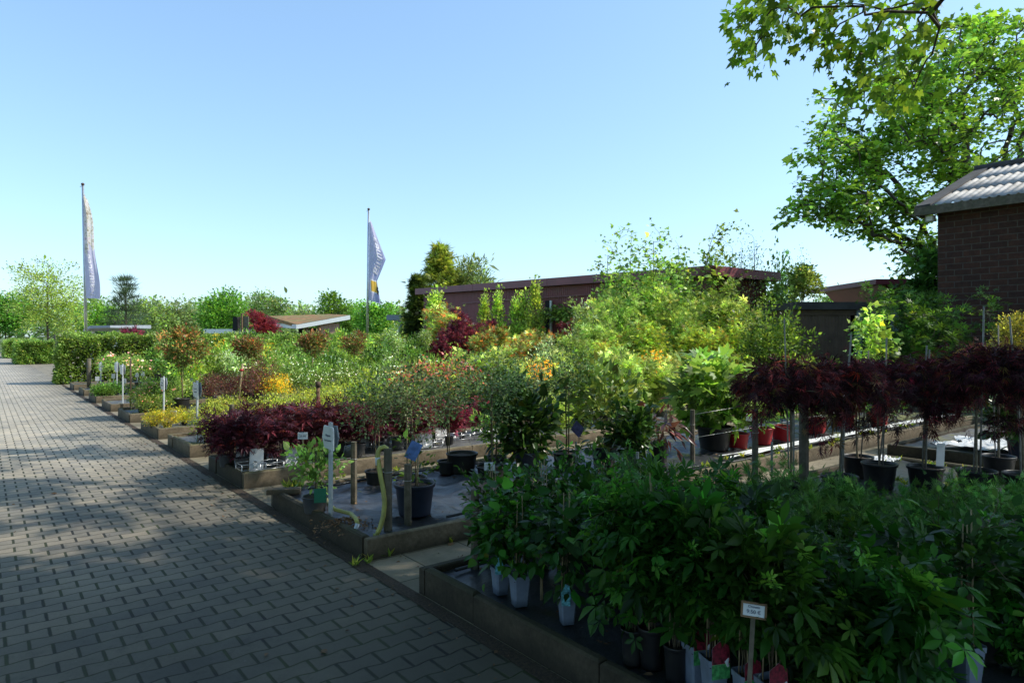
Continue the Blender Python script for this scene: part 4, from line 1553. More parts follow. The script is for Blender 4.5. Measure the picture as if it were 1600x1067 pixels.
# overhanging roof behind
cn = empty("canopy_building", (11.95, 22.0, 0), 0)
tag(cn, "building with overhanging dark red flat roof behind the garages", "building")
b = MB()
b.box((-.25, -.4, 3.32), (7, 0, 0), (0, 5, 0), (0, 0, .16))
obj("roof", b.mesh("roof", M["barn_trim"]), cn)
b = MB()
b.add([(.15, 0, 3.318), (1.25, 0, 3.318), (1.25, 0, 2.2), (.15, 4, 3.318), (1.25, 4, 3.318), (1.25, 4, 2.2)], [(0, 2, 1), (3, 4, 5), (0, 3, 5, 2)])
obj("soffit", b.mesh("soffit", M["barn_trim"]), cn)
b = MB()
b.box((1.252, 0, 0), (5.4, 0, 0), (0, 4, 0), (0, 0, 3.318))
obj("wall", b.mesh("wall", M["brown_sheet"]), cn)
b = MB()
b.box((.62, .3, 0), (.07, 0, 0), (0, .07, 0), (0, 0, 2.84))
obj("post", b.mesh("post", M["white_paint"]), cn)

# buildings beyond the hedge
def at(px, D):
    return (px - CX) / F * D


D = 48.0
sx0 = at(437, D)
sb = empty("sedum_roof_building", (sx0, D, 0), .42)
tag(sb, "brick pavilion with mossy brown sloping roof and white fascia", "building")
Wd = (at(536, D) - sx0) * 1.10
zl, zr = height(509, D), height(491, D)
zm = height(507, D)
xm = at(464, D) - sx0
b = MB()
b.add([(xm, 0, zm - .30), (Wd, 0, zr - .32), (Wd, 0, zr), (xm, 0, zm), (xm, .12, zm - .30), (Wd, .12, zr - .32), (Wd, .12, zr), (xm, .12, zm)],
      [(0, 1, 2, 3), (7, 6, 5, 4), (3, 2, 6, 7), (1, 0, 4, 5), (1, 5, 6, 2), (4, 0, 3, 7)])
b.add([(xm, 0, zm - .30), (xm, 0, zm - .005), (0, 7, zl + .35), (0, 7, zl + .05), (xm - .1, 0, zm - .30), (xm - .1, 0, zm - .005), (-.1, 7, zl + .35), (-.1, 7, zl + .05)],
      [(0, 3, 2, 1), (4, 5, 6, 7), (1, 2, 6, 5), (0, 4, 7, 3), (0, 1, 5, 4)])
obj("fascia", b.mesh("fascia", M["white_paint"]), sb)
b = MB()
b.add([(xm - .05, .08, zm + .01), (Wd - .04, .08, zr + .01), (Wd - .6, 6, zr + .25), (-.3, 6, zl + .85), (xm - .05, .13, zm - .2), (Wd - .04, .13, zr - .2), (Wd - .6, 6, zr + .05), (-.3, 6, zl + .55)],
      [(0, 1, 2, 3), (7, 6, 5, 4), (1, 5, 6, 2), (3, 7, 4, 0)])
obj("roof", b.mesh("roof", M["sedum"]), sb)
b = MB()
b.box((at(498, D) - sx0, .35, 0), (at(530, D) - at(498, D), 0, 0), (0, .3, 0), (0, 0, height(504, D)))
obj("wall", b.mesh("wall", M["brick_pale"]), sb)
b = MB()
b.box((at(470, D) - sx0, 1.6, 0), (at(497, D) - at(470, D), 0, 0), (0, .3, 0), (0, 0, height(512, D)))
obj("recess", b.mesh("recess", M["dark_gap"]), sb)
for px_, w_, py_ in ((496, .16, 506), (478, .14, 510)):
    obj("post", MB().box((at(px_, D) - sx0, .3, 0), (w_, 0, 0), (0, .2, 0), (0, 0, height(py_, D))).mesh("post", M["timber"]), sb)

D = 46.0
fx = at(318, D)
fb = empty("flat_roof_shelter", (fx, D, 0), 0)
tag(fb, "low flat roofed shelter with pale grey fascia behind the hedge", "shelter")
Wd = at(396, D) - fx
b = MB()
b.box((0, 0, height(521, D)), (Wd, 0, 0), (0, 4, 0), (0, 0, .30))
obj("roof", b.mesh("roof", M["white_paint"]), fb)
for t in (.05, .5, .92):
    obj("post", MB().box((Wd * t, .2, 0), (.15, 0, 0), (0, .15, 0), (0, 0, height(521, D))).mesh("post", M["grey_paint"]), fb)
b = MB()
b.box((.3, 2.5, 0), (Wd - .6, 0, 0), (0, .2, 0), (0, 0, height(521, D)))
obj("wall", b.mesh("wall", M["brown_sheet"]), fb)
cx0 = at(372, 46.5)
cb = empty("notice_box", (cx0, 45.6, 0), 0)
tag(cb, "dark brown board box on posts above the flat roof", "board")
b = MB()
b.box((0, 0, height(517, 46)), (at(379, 46) - at(372, 46), 0, 0), (0, .5, 0), (0, 0, .95))
obj("side_board", b.mesh("side_board", M["dark_gap"]), cb)
b = MB()
b.box((at(379.5, 46) - cx0, 0, height(517, 46)), (at(391, 46) - at(379, 46), 0, 0), (0, .1, 0), (0, 0, .98))
obj("front_board", b.mesh("front_board", M["stake"]), cb)
b = MB()
b.box((at(381, 46) - cx0, -.10, 0), (.09, 0, 0), (0, .09, 0), (0, 0, height(490, 46)))
obj("post", b.mesh("post", M["timber"]), cb)

D = 44.0
ax = at(100, D)
ab = empty("carport", (ax, D, 0), 0)
tag(ab, "open carport with white edged flat roof left of the pine", "carport")
b = MB()
b.add([(0, 2, height(514, D)), (at(140, D) - ax, 0, height(509, D)), (at(172, D) - ax, 0, height(508.5, D)), (at(172, D) - ax, 5, height(508.5, D) + .1), (0, 5, height(514, D)),
       (0, 2, height(517, D)), (at(140, D) - ax, 0, height(513, D)), (at(172, D) - ax, 0, height(512, D)), (at(172, D) - ax, 5, height(512, D)), (0, 5, height(517, D))],
      [(0, 1, 2, 3, 4), (9, 8, 7, 6, 5), (0, 5, 6, 1), (1, 6, 7, 2), (2, 7, 8, 3)])
obj("roof", b.mesh("roof", M["grey_paint"]), ab)
for px_ in (112, 140, 150, 168):
    obj("post", MB().box((at(px_, D) - ax, 2.0, 0), (.18, 0, 0), (0, .18, 0), (0, 0, height(517, D))).mesh("post", M["white_paint"]), ab)

D = 40.0
cx0 = at(604, D)
lb = empty("grey_clad_building", (cx0, D, 0), 0)
tag(lb, "pale grey flat building with projecting roof beside the conifer", "building")
b = MB()
b.box((0, 0, height(500, D)), (at(662, D) - cx0, 0, 0), (0, 5, 0), (0, 0, height(492, D) - height(500, D)))
obj("roof", b.mesh("roof", M["grey_paint"]), lb)
b = MB()
b.box((at(622, D) - cx0, .1, 0), (at(660, D) - at(622, D), 0, 0), (0, 4.8, 0), (0, 0, height(500, D) - .003))
obj("wall", b.mesh("wall", M["grey_paint"]), lb)
D = 62.0
fe = empty("paddock_fence", (at(84, D), D, 0), 0)
tag(fe, "grey post and board fence under the airy pale tree", "fence")
Wf = at(135, D) - at(84, D)
for i in range(7):
    obj("post", MB().box((Wf * i / 6, 0, 0), (.12, 0, 0), (0, .12, 0), (0, 0, 1.75)).mesh("post", M["stake"]), fe)
for i in range(3):
    obj("rail", MB().box((-.1, -.05, .45 + i * .5), (Wf + .3, 0, 0), (0, .04, 0), (0, 0, .16)).mesh("rail", M["stake"]), fe)

# ------------------------------------------------------------------ flags
def text_mesh(txt, size, m_, ext=.0008, bold=False, shear=0.0):
    cu = bpy.data.curves.new("lettering", "FONT")
    cu.body = txt
    cu.size = size
    cu.extrude = ext
    cu.align_x, cu.align_y = "CENTER", "CENTER"
    cu.shear = shear
    if bold:
        cu.offset = size * .018
    o = bpy.data.objects.new("lettering", cu)
    COL.objects.link(o)
    dg = bpy.context.evaluated_depsgraph_get()
    me = bpy.data.meshes.new_from_object(o.evaluated_get(dg))
    bpy.data.objects.remove(o)
    me.materials.clear()
    me.materials.append(M[m_])
    return me


def flagpole(px, D, top_px, top_y, label, flag_fn, H_lean):
    x = at(px, D)
    e = empty("flagpole", (x, D, 0), 0)
    tag(e, label, "flagpole", "pair of flagpoles behind the beds")
    zt = height(top_y, D)
    dx = at(top_px, D) - x
    b = MB()
    b.tube([(0, 0, 0), (dx * .5, 0, zt * .5), (dx, 0, zt)], [.055, .048, .036], 12)
    obj("pole", b.mesh("pole", M["alu"], True), e)
    b = MB()
    b.lathe([(0, .05), (.03, .045), (.055, .02), (.055, -.03), (0, -.035)], 12)
    b.tube([(0, 0, -.05), (-.09, -.02, -.10)], .008, 6)
    o = obj("cap", b.mesh("cap", M["steel_dark"], True), e, (dx, 0, zt))
    flag_fn(e, D, x, zt, dx)


def cloth(name, parent, fn, ns, nt_, mats, pick, nm="flag"):
    b = MB()
    v = [fn(s / ns, t / nt_) for t in range(nt_ + 1) for s in range(ns + 1)]
    f, mi = [], []
    for t in range(nt_):
        for s in range(ns):
            f.append((t * (ns + 1) + s, t * (ns + 1) + s + 1, (t + 1) * (ns + 1) + s + 1, (t + 1) * (ns + 1) + s))
            mi.append(pick((s + .5) / ns, (t + .5) / nt_))
    b.v, b.f, b.mi = v, f, mi
    return obj(nm, b.mesh(nm, mats, True), parent)


def text_on(fl, fn, me, s0, s1, t0, t1, off=-.02):
    """wrap flat lettering (x along, y across) on the cloth: reading upwards, x -> t from t0 to t1, y -> s"""
    n = len(me.vertices)
    co = np.empty(n * 3, np.float32)
    me.vertices.foreach_get("co", co)
    co = co.reshape(-1, 3)
    lo, hi = co.min(0), co.max(0)
    out = []
    for c in co:
        t = t0 + (t1 - t0) * (c[0] - lo[0]) / (hi[0] - lo[0])
        s = s0 + (s1 - s0) * (c[1] - lo[1]) / (hi[1] - lo[1])
        p = fn(s, t)
        out.append((p[0], p[1] + off, p[2]))
    me.vertices.foreach_set("co", np.array(out, np.float32).ravel())
    me.update()
    return obj("lettering", me, fl)


def flag1(e, D, x, zt, dx):
    z1, z0 = height(303, D), height(466, D)

    def fn(s, t):         # t 0 top .. 1 bottom
        z = z1 + (z0 - z1) * t
        w = .10 + .42 * t ** .9 + .05 * math.sin(t * 9)
        lead = dx * (z / zt) + .05
        return (lead + w * s, -.03 + (.14 * math.sin(s * 7 + t * 3) * s + .05 * math.sin(s * 17 + t * 5) * s) * (1.1 - .5 * t), z - .18 * s * (1 - t) - .02 * s)

    def pick(s, t):
        edge = .56 + .04 * math.sin(s * 9) + (-.08 if s > .6 else 0)
        return 1 if t > edge else 0
    fl = cloth("flag", e, fn, 22, 90, [M["flag_photo"], M["flag_grey"]], pick)
    text_on(fl, fn, text_mesh("Naturideen", 1, "flag_white", 0, True), .62, .28, .97, .52)
    text_on(fl, fn, text_mesh("aus der Region", 1, "flag_white", 0), .27, .14, .80, .60)


def flag2(e, D, x, zt, dx):
    z1, z0 = height(347, D), height(469, D)

    def fn(s, t):
        z = z1 + (z0 - z1) * t
        w = .06 + (1.0 * t / .46 * .62 if t < .46 else .62 - .36 * (t - .46) / .26 if t < .72 else .26 + .22 * (t - .72) / .28)
        lead = dx * (z / zt) + .05
        return (lead + w * s, -.03 + (.16 * math.sin(s * 6 + t * 4) * s + .05 * math.sin(s * 15 + t * 8) * s), z - .20 * s * (t - .2))

    def pick(s, t):
        if .74 < t < .88 and .25 < s < .88:
            return 2
        if .73 < t < .89 and .18 < s < .95:
            return 3
        return 1 if s > .55 and t > .35 else 0
    fl = cloth("flag", e, fn, 22, 80, [M["flag_grey"], M["flag_slate"], M["flag_gold"], M["flag_white"]], pick)
    text_on(fl, fn, text_mesh("Blumen", 1, "flag_white", 0, True, .3), .85, .42, .66, .20)
    b = MB()         # the little dark figure beside the gold square
    pts = [fn(.86 + .06 * math.sin(k * 2.1), .80 + k * .016) for k in range(7)]
    b.tube([(p[0], p[1] - .02, p[2]) for p in pts], [.02, .035, .03, .045, .03, .04, .01], 6)
    obj("emblem", b.mesh("emblem", M["ink"], True), fl)


flagpole(136, 24.5, 129.3, 288, "leaning flagpole at left with a pale flower print flag", flag1, 0)
flagpole(573, 28.6, 576, 327, "flagpole in the middle with a slate blue flag", flag2, 0)

# ================================================================== TREES
def tree(px, D, top, w, label, cols, tm=OVATE, size=.28, n=220, per=26, zlow=.18, rad_z=None, group=None, trunk="bark", spread=.30,
         amp=.35, name="tree", hollow=.4, shape="round", thin=1.0, base_lift=0.0, cat="tree", droop=.1, freq=2.8, rt=.02, jit=.25):
    x = at(px, D)
    H_ = height(top, D)
    W = w * D / F / 2
    e = empty(name, (x, D, 0), 0)
    tag(e, label, cat, group)
    r = np.random.default_rng(int(px * 7 + D))
    if shape == "round":
        zc = H_ * (1 + zlow) / 2
        cl, d = blob(n, r, (W * .92, W * .92, H_ * (1 - zlow) / 2 * .92), (0, 0, zc), amp, hollow, freq)
    elif shape == "cone":
        z = r.random(n) ** 1.3
        a = r.uniform(0, 2 * PI, n)
        q = W * (1 - z) ** .8 * np.sqrt(r.uniform(.25, 1, n)) * (1 + .18 * np.sin(a * 3 + z * 9) + .12 * np.sin(a * 5 + z * 23))
        cl = np.c_[q * np.cos(a), q * np.sin(a), H_ * (zlow + (1 - zlow) * z * .97)]
    else:                # pine: flat whorls of branches
        L = []
        for k in range(15):
            f = k / 14
            z = H_ * (zlow + (1 - zlow) * f)
            R = W * (1.0 - .82 * f ** 1.2) * r.uniform(.7, 1.1)
            for j in range(max(3, int(13 * (1 - f * .6)))):
                a = r.uniform(0, 2 * PI)
                q = R * r.uniform(.35, 1.0)
                L.append((q * math.cos(a), q * math.sin(a), z + q * .22 + r.normal(0, .06)))
        cl = np.array(L)
    cl[:, 2] = np.minimum(cl[:, 2], H_ * .985)
    if group == "trees beyond the nursery" and shape == "round":
        size, per = size * .68, int(per * 1.9)
    lp = foliage(cl, r, per, spread, size, tm, cols, axis=(0, 0, H_ * .4), droop=droop, jit=jit, flat=.7 if shape != "pine" else .35, clump_jit=.28)
    obj("crown", leafmesh([lp], "leaf_tree" if shape == "round" else "leaf", "crown"), e)
    zt = H_ * (.8 if shape == "round" else .96)
    base = [(r.normal(0, .03) * D * .02 * (i > 0), r.normal(0, .03) * D * .02 * (i > 0), z) for i, z in enumerate(np.linspace(0, zt, 6))]
    me = branchmesh(skeleton(base, cl[::2], r, rt, .40, rmax=H_ * .028), trunk, 6)
    me.name = "trunk"
    obj("trunk", me, e)
    return e


G1 = [(.06, .13, .02, 3), (.085, .17, .025, 3), (.04, .09, .015, 2)]
G2 = [(.10, .19, .03, 3), (.14, .24, .045, 3), (.07, .13, .02, 1)]
G3 = [(.17, .25, .055, 3), (.22, .29, .07, 3), (.12, .19, .04, 2)]
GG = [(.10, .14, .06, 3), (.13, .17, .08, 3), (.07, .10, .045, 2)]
BG = "trees beyond the nursery"
tree(8, 84, 456, 92, "dark green round tree at the left edge of the picture", G1, size=.42, n=160, zlow=.22, group=BG, spread=.5)
tree(75, 66, 404, 118, "tall airy pale green tree left of the flagpole", G3, size=.24, n=250, per=24, zlow=.16, group=BG, amp=.4, spread=.36, hollow=.2)
tree(152, 74, 471, 66, "round mid green tree right behind the left flagpole", G2, size=.34, n=130, zlow=.1, group=BG, spread=.4)
tree(196, 60, 434, 74, "dark pine with layered branches right of the left flag", [(.03, .05, .03, 3), (.045, .065, .04, 2)], NEEDLE, .34, per=60, zlow=.22, shape="pine", group=BG, spread=.26, name="pine_tree")
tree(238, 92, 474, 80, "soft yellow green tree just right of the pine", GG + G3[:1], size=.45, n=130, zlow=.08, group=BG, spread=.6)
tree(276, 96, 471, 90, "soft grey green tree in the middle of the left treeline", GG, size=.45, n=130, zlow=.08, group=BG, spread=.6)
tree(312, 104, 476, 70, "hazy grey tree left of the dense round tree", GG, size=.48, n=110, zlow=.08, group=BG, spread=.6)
tree(351, 62, 455, 72, "dense rounded bright green tree above the flat shelter", G1 + G2[:1], size=.30, n=190, zlow=.08, group=BG, spread=.36, amp=.28)
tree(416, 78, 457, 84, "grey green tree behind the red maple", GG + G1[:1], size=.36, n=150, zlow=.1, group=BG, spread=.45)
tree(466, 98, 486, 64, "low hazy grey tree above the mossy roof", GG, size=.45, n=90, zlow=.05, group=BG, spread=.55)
tree(523, 72, 464, 66, "round green tree above the end of the mossy roof", G1, size=.34, n=140, zlow=.08, group=BG, spread=.4)
tree(590, 70, 469, 62, "broad green tree behind the middle flagpole", G1 + G2[:1], size=.34, n=150, zlow=.06, group=BG, spread=.42)
tree(555, 82, 476, 58, "small dark green tree left of the middle flagpole", G1, size=.36, n=100, zlow=.06, group=BG, spread=.42)
tree(408, 47, 490, 42, "crimson leaved tree beside the mossy roof pavilion", CRIMSON, JMAPLE, .20, n=110, zlow=.2, spread=.2, name="crimson_tree")
tree(205, 41, 514, 26, "small crimson bush behind the hedge below the pine", CRIMSON, JMAPLE, .16, n=50, zlow=.2, spread=.16, name="crimson_bush", cat="bush")
tree(688, 39.0, 383, 150, "tall drooping golden green conifer left of the barn", [(.15, .165, .03, 3), (.20, .20, .04, 3), (.08, .10, .02, 2)], FERN, .26, n=420, per=26, zlow=.05, shape="cone", spread=.16, droop=.7, name="conifer")
tree(652, 36.5, 432, 46, "broad dark conifer at the left end of the barn", [(.035, .055, .012, 3), (.055, .075, .015, 3), (.02, .035, .01, 2)], FERN, .22, n=330, per=26, zlow=.02, shape="cone", spread=.16, droop=.5, name="conifer")
tree(740, 40.0, 404, 74, "grey green feathery tree rising behind the barn roof", [(.07, .10, .04, 3), (.10, .13, .05, 3), (.14, .17, .07, 1)], LANCE, .28, n=190, per=26, zlow=.3, spread=.28, amp=.4)
tree(716, 41.0, 412, 40, "small grey green tree between the conifer and feathery tree", GG, LANCE, .26, n=90, per=26, zlow=.3, spread=.28)
tree(1292, 80, 452, 50, "hazy distant tree low above the garage roof, left one", GG + G2[:1], size=.4, n=90, zlow=.1, group=BG, spread=.5)
tree(1322, 84, 457, 50, "hazy distant tree low above the garage roof, middle one", GG, size=.4, n=80, zlow=.1, group=BG, spread=.5)
tree(1350, 80, 459, 44, "hazy distant tree low above the garage roof, right one", GG + G2[:1], size=.4, n=80, zlow=.1, group=BG, spread=.5)
# far woodland: one mass nobody could count
r = np.random.default_rng(5)
parts = []
for (x0, x1, y0, hmin, hmax, n) in ((-190, 60, 150, 6, 9.5, 900), (10, 160, 170, 6, 9, 420)):
    cx = r.uniform(x0, x1, n)
    hh = (hmin + (hmax - hmin) * (.5 + .5 * np.sin(cx * .13) * np.sin(cx * .051 + 1))) * r.uniform(.75, 1.05, n)
    cl = np.c_[cx, y0 + r.uniform(-12, 12, n), hh * np.sqrt(r.uniform(.05, 1, n))]
    parts.append(foliage(cl, r, 24, .9, 1.0, OVATE, [(.10, .145, .065, 3), (.13, .17, .08, 3), (.08, .11, .05, 2)], axis=(0, y0, -20)))
o = obj("far_woodland", leafmesh(parts, "leaf", "far_woodland"))
o["kind"] = "stuff"
tag(o, "hazy far woodland along the horizon behind the single trees", "woodland")


def big_tree(x, y, label, centers, cols, n, per, size, tm, trunk_h, spread, keep=None, extra=None, per2=16, spread2=.13, size2=.15, seed=1, r0=.24, rt=.010, amp=.3, hollow=.5, lean=(0, 0), clear=None):
    r = np.random.default_rng(seed)
    e = empty("maple_tree", (x, y, 0), 0)
    tag(e, label, "tree")
    P = []
    tot = sum(c[2] for c in centers)
    for c, rad, wgt in centers:
        cl, _ = blob(int(n * wgt / tot), r, rad, c, amp, hollow, 2.6)
        P.append(cl)
    cl = np.concatenate(P)
    if keep is not None:
        cl = np.array([p for p in cl if keep(p)])
    cl = cl - np.array([x, y, 0])
    lp = [foliage(cl, r, per, spread, size, tm, cols, axis=(0, 0, trunk_h), droop=.35, up=.1, jit=.28, flat=.55, tilt=.4, clump_jit=.2)]
    if extra is not None:
        ex = extra - np.array([x, y, 0])
        lp.append(foliage(ex, r, per2, spread2, size2, tm, cols, axis=(0, 0, trunk_h), droop=.8, up=.0, jit=.28, tilt=.5, clump_jit=.2))
        cl = np.concatenate([cl, ex])
    obj("crown", leafmesh(lp, "leaf_tree", "crown"), e)
    zs = np.linspace(0, trunk_h * 1.9, 7)
    base = [(lean[0] * (z / trunk_h) ** 1.5 + (r.normal(0, .05) if z > 0 else 0), lean[1] * (z / trunk_h) ** 1.5 + (r.normal(0, .05) if z > 0 else 0), z) for z in zs]
    sg = skeleton(base, cl, r, rt, .46, step=3, wob=.07, rmax=r0)
    me = branchmesh(sg, "bark", 7)
    me.name = "trunk"
    obj("trunk", me, e)
    return e


def in_frame(p, m=12):
    x, y, z = p
    if y < .5:
        return False
    px, py = CX + F * x / y, CY - F * (z - EYE) / y
    return -m < px < 1600 + m and -m < py < 1080


# the big maple behind the brick building
TG = [(.085, .17, .024, 3), (.12, .22, .03, 3), (.055, .11, .016, 2), (.20, .29, .05, 1)]
bx, by = at(1512, 24.0), 24.0


def lim(px, py, d=24.0):
    return (at(px, d), d, height(py, d))


cen = []
for (px, py, wp, hp, wg, dd) in ((1490, 130, 120, 95, 9, 24), (1400, 190, 120, 75, 8, 23), (1330, 250, 80, 50, 4, 23), (1300, 320, 85, 38, 4.2, 22.5), (1395, 335, 100, 50, 5.5, 23),
                                 (1480, 260, 100, 70, 5, 24), (1590, 150, 120, 110, 8, 25), (1700, 190, 130, 120, 6, 25), (1450, 395, 60, 35, 2.2, 23), (1560, 60, 80, 45, 3, 24.5)):
    cen.append((np.array(lim(px, py, dd)), np.array([wp * dd / F, wp * dd / F * .8, hp * dd / F]), wg))
big_tree(bx, by, "large spreading maple tree towering behind the brick building", cen, TG, 560, 36, .145, MAPLE3, 4.5, .23, seed=3, amp=.45, hollow=.3, rt=.021, r0=.34)

def sun_fleck(p):
    """the crown is broken up: holes between the branch layers let flecks of sun reach the drive"""
    sx, sy = p[0] - 1.07 * p[2], p[1] - .04 * p[2]
    if sy < 3.9 + .5 * math.sin(sx * 1.3) or sx > .4:
        return True
    f = .7 * math.sin(sx * 1.3 + 1.4 * math.sin(sy * 1.7)) + 1.1 * math.sin(sy * 4.3 + 1.5 * math.sin(sx * .9 + 2)) + .5 * math.sin(sx * 3.1 - sy * 2.3)
    return f < -.12 - .07 * (sy - 4)


# the maple overhead: its trunk stands right of the view, its lowest sprays hang into the picture
hang = []
for (px, py) in ((1150, 22), (1170, 8), (1168, 62), (1180, 100), (1172, 84), (1192, 46), (1205, 20), (1232, 12), (1222, 40), (1250, 30), (1262, 58), (1280, 40), (1278, 74), (1296, 62), (1300, 84), (1262, 6),
                 (1292, 12), (1330, 6), (1352, 28), (1365, 60), (1344, 88), (1380, 20), (1402, 44), (1390, 82), (1372, 112), (1338, 118), (1410, 112), (1424, 78), (1390, 140), (1428, 140), (1356, 140),
                 (1440, 50), (1456, 90), (1428, 8), (1448, 2), (1472, 4), (1410, 160), (1350, 158)):
    d = 7.2 + .5 * math.sin(px * .05)
    hang.append((at(px, d), d, height(py - 4, d)))
hang = np.array(hang)
NG = [(.055, .12, .012, 3), (.08, .15, .018, 3), (.04, .085, .010, 2), (.13, .21, .03, 1)]
big_tree(6.9, 3.4, "overhead maple with sprays of big leaves hanging in from above", [((3.2, 6.6, 10.4), (5.4, 6.0, 2.6), 4), ((1.5, -3.0, 10.0), (8.5, 5.5, 3.6), 7), ((6.5, 2.6, 7.5), (3.2, 3.2, 2.0), 2)], NG, 1000, 36, .18, MAPLE, 4.2, .21, per2=20, spread2=.12, size2=.095,
         keep=lambda p: not in_frame(p, 190) and p[2] > 4.6 and sun_fleck(p), extra=hang, seed=8, r0=.22, rt=.0055, amp=.4, lean=(-.5, .6))
big_tree(13.2, 1.2, "second shade maple standing right outside the view", [((11.4, 2.4, 8.6), (5.4, 3.5, 3.6), 1)], NG, 620, 34, .20, MAPLE3, 4.5, .38,
         keep=lambda p: not in_frame(p, 150) and p[2] > 4.2 and sun_fleck(p), seed=9, r0=.26, rt=.009, amp=.35)

sky_screen = big_tree(-10.8, .6, "added unseen maple left of the driveway, nearest one, screening the skylight", [((-9.6, 1.2, 7.2), (4.2, 4.4, 4.4), 1)], NG, 420, 34, .26, MAPLE3, 3.6, .42,  # never in view: added with its copies to hold skylight off the foreground
                    keep=lambda p: not in_frame(p, 120) and p[2] > 2.4, seed=12, r0=.25, rt=.009)
sky_screen["group"] = "added unseen maples screening the skylight"
for k, (uu, vv) in enumerate(((11, -8.2), (18, -8.4), (-7.5, -5.5))):
    cp = sky_screen.copy()
    COL.objects.link(cp)
    cp.location = (*UV(uu, vv), 0)
    cp.rotation_euler = (0, 0, 1.9 * (k + 1))
    cp["label"] = ["added unseen maple left of the driveway, second one along", "added unseen maple left of the driveway, farthest one along", "added unseen maple behind the viewpoint at driveway"][k]
    for ch in sky_screen.children:
        c2 = ch.copy()
        COL.objects.link(c2)
        c2.parent = cp

# ================================================================== PLANTS
def put(kind, px, u=None, D=None, top=None, by=None, w=None, z=ZB, rz=None, var=None, name=None, label=None, cat=None, group=None, tmpl=None):
    """a plant under image column px; stands on bed line u, at depth D, or where its foot shows (by)"""
    if by is not None:
        x, y = ground(px, by, z)
    elif u is not None:
        x, y = ray(px, u)
    else:
        x, y = at(px, D), D
    h = height(top, y) - z if top is not None else None
    o = plant(kind, x, y, z, h, w, rz, name, var)
    if tmpl:
        register(o, cat, group, tmpl)
    else:
        tag(o, label, cat or "potted plant", group)
    return o


BEDNAME = ["first", "second", "third", "fourth", "fifth", "sixth", "seventh", "eighth", "ninth", "tenth"]

# ---- third bed: row of low purple maples, then red ones
PM = "low purple maples lined up along the kerb"
for px, top, du in ((352, 650, .1), (378, 642, -.25), (408, 640, .15), (438, 640, -.2), (468, 640, .2), (498, 634, -.15), (530, 632, .2), (560, 632, -.2), (592, 628, .2), (622, 630, -.1),
                    (386, 634, .45), (450, 634, .5), (516, 630, .5), (578, 626, .5), (636, 622, .45)):
    put("purple_maple", px, UC[2] + du - .05, top=top - random.uniform(-14, 4), w=random.uniform(.85, 1.0), tmpl="#, of the low dark purple maples in third kerbed bed", cat="maple", group=PM)
RM = "small crimson maples in black pots along the third bed"
for px, top, du in ((656, 640, -.2), (676, 632, .2), (702, 634, -.25), (722, 640, .1), (742, 644, .4)):
    put("red_maple", px, UC[2] + du, top=top, w=.9, tmpl="#, of the small crimson maples in third bed", cat="maple", group=RM)
put("red_maple", 760, UC[2] + .3, top=628, label="thin pinkish maple standing right of the crimson maples", cat="maple", var=1)
for px, top, du in ((868, 622, -.1), (888, 614, .3), (852, 630, .3), (905, 606, .0)):
    put("yellow_green_maple", px, UC[2] + du, top=top, tmpl="#, of small yellow green maples behind the sunny kerb", cat="maple", group="small yellow green maples")
for px, top, du in ((946, 560, .3), (972, 548, -.2), (1004, 560, .2), (1032, 566, -.1), (1062, 556, .3)):
    put("small_green_maple", px, UC[2] + du, top=top, tmpl="#, of medium green maples in grey pots, third bed", cat="maple", group="medium green maples in grey pots")

# ---- fourth bed
SP = "low olive green mounds in the fourth and fifth beds"
for px, top, u in ((338, 632, 10.2), (352, 640, 9.95), (372, 632, 10.5), (396, 628, 10.0), (418, 624, 10.7), (440, 626, 10.1), (464, 622, 10.6), (488, 620, 10.0), (508, 616, 10.6), (534, 614, 10.1),
                   (556, 612, 10.7), (596, 612, 10.2), (360, 622, 11.0), (428, 618, 11.0), (486, 612, 11.0), (540, 606, 11.0)):
    put("spirea_shrub", px, u, top=top, tmpl="#, of low olive green mounds in fourth bed", cat="shrub", group=SP)
put("lime_shrub", 570, 10.4, top=584, w=.8, label="bright lime shrub rising above the purple maples in fourth bed", cat="shrub")
put("lime_shrub", 588, 10.6, top=598, w=.8, label="smaller lime shrub beside the bright lime one", cat="shrub")
RA = "red flowering azaleas behind the small leaved trees"
for px, top, u in ((650, 576, 10.4), (672, 570, 11.0), (694, 566, 10.3), (716, 574, 10.8)):
    put("red_azalea", px, u, top=top, tmpl="#, of the red flowering azaleas in fourth bed", cat="azalea", group=RA)
for px, top, u in ((822, 566, 10.3), (838, 560, 10.7), (962, 556, 10.2), (980, 560, 10.6), (1016, 558, 10.5), (1052, 566, 10.2)):
    put("orange_azalea", px, u, top=top, tmpl="#, of the orange blooming azaleas", cat="azalea", group="orange blooming azaleas")
for px, top, u in ((736, 552, 11.0), (768, 548, 10.6), (798, 552, 10.2), (866, 556, 10.6), (888, 548, 11.0)):
    put("small_green_maple", px, u, top=top, tmpl="#, of bushy green maples left of the orange azaleas", cat="maple", group="bushy green maples of the fourth bed")

# ---- the big yellow-green maples in front of the barn
GM = "large yellow green maples in front of the barn"
for px, top, u in ((902, 528, 11.0), (936, 508, 11.3), (968, 470, 11.8), (1000, 478, 12.6), (1034, 472, 12.0), (1066, 486, 11.2), (1098, 470, 11.7), (1132, 466, 11.3), (1164, 486, 11.2), (1188, 512, 10.8),
                   (920, 500, 12.8), (984, 452, 13.4), (1050, 460, 13.3)):
    put("green_maple", px, u, top=top - random.uniform(-6, 16), w=.98, tmpl="#, of large yellow green maples in front of barn", cat="maple", group=GM)
OM = "olive green maples among the yellow green ones"
for px, top, u in ((1016, 500, 11.0), (1084, 500, 10.6), (1146, 496, 10.5), (954, 520, 10.6), (1120, 520, 10.2)):
    put("olive_maple", px, u, top=top, w=1.1, tmpl="#, of olive green maples among the large maples", cat="maple", group=OM)
PV = "pale variegated shrubs near the barn"
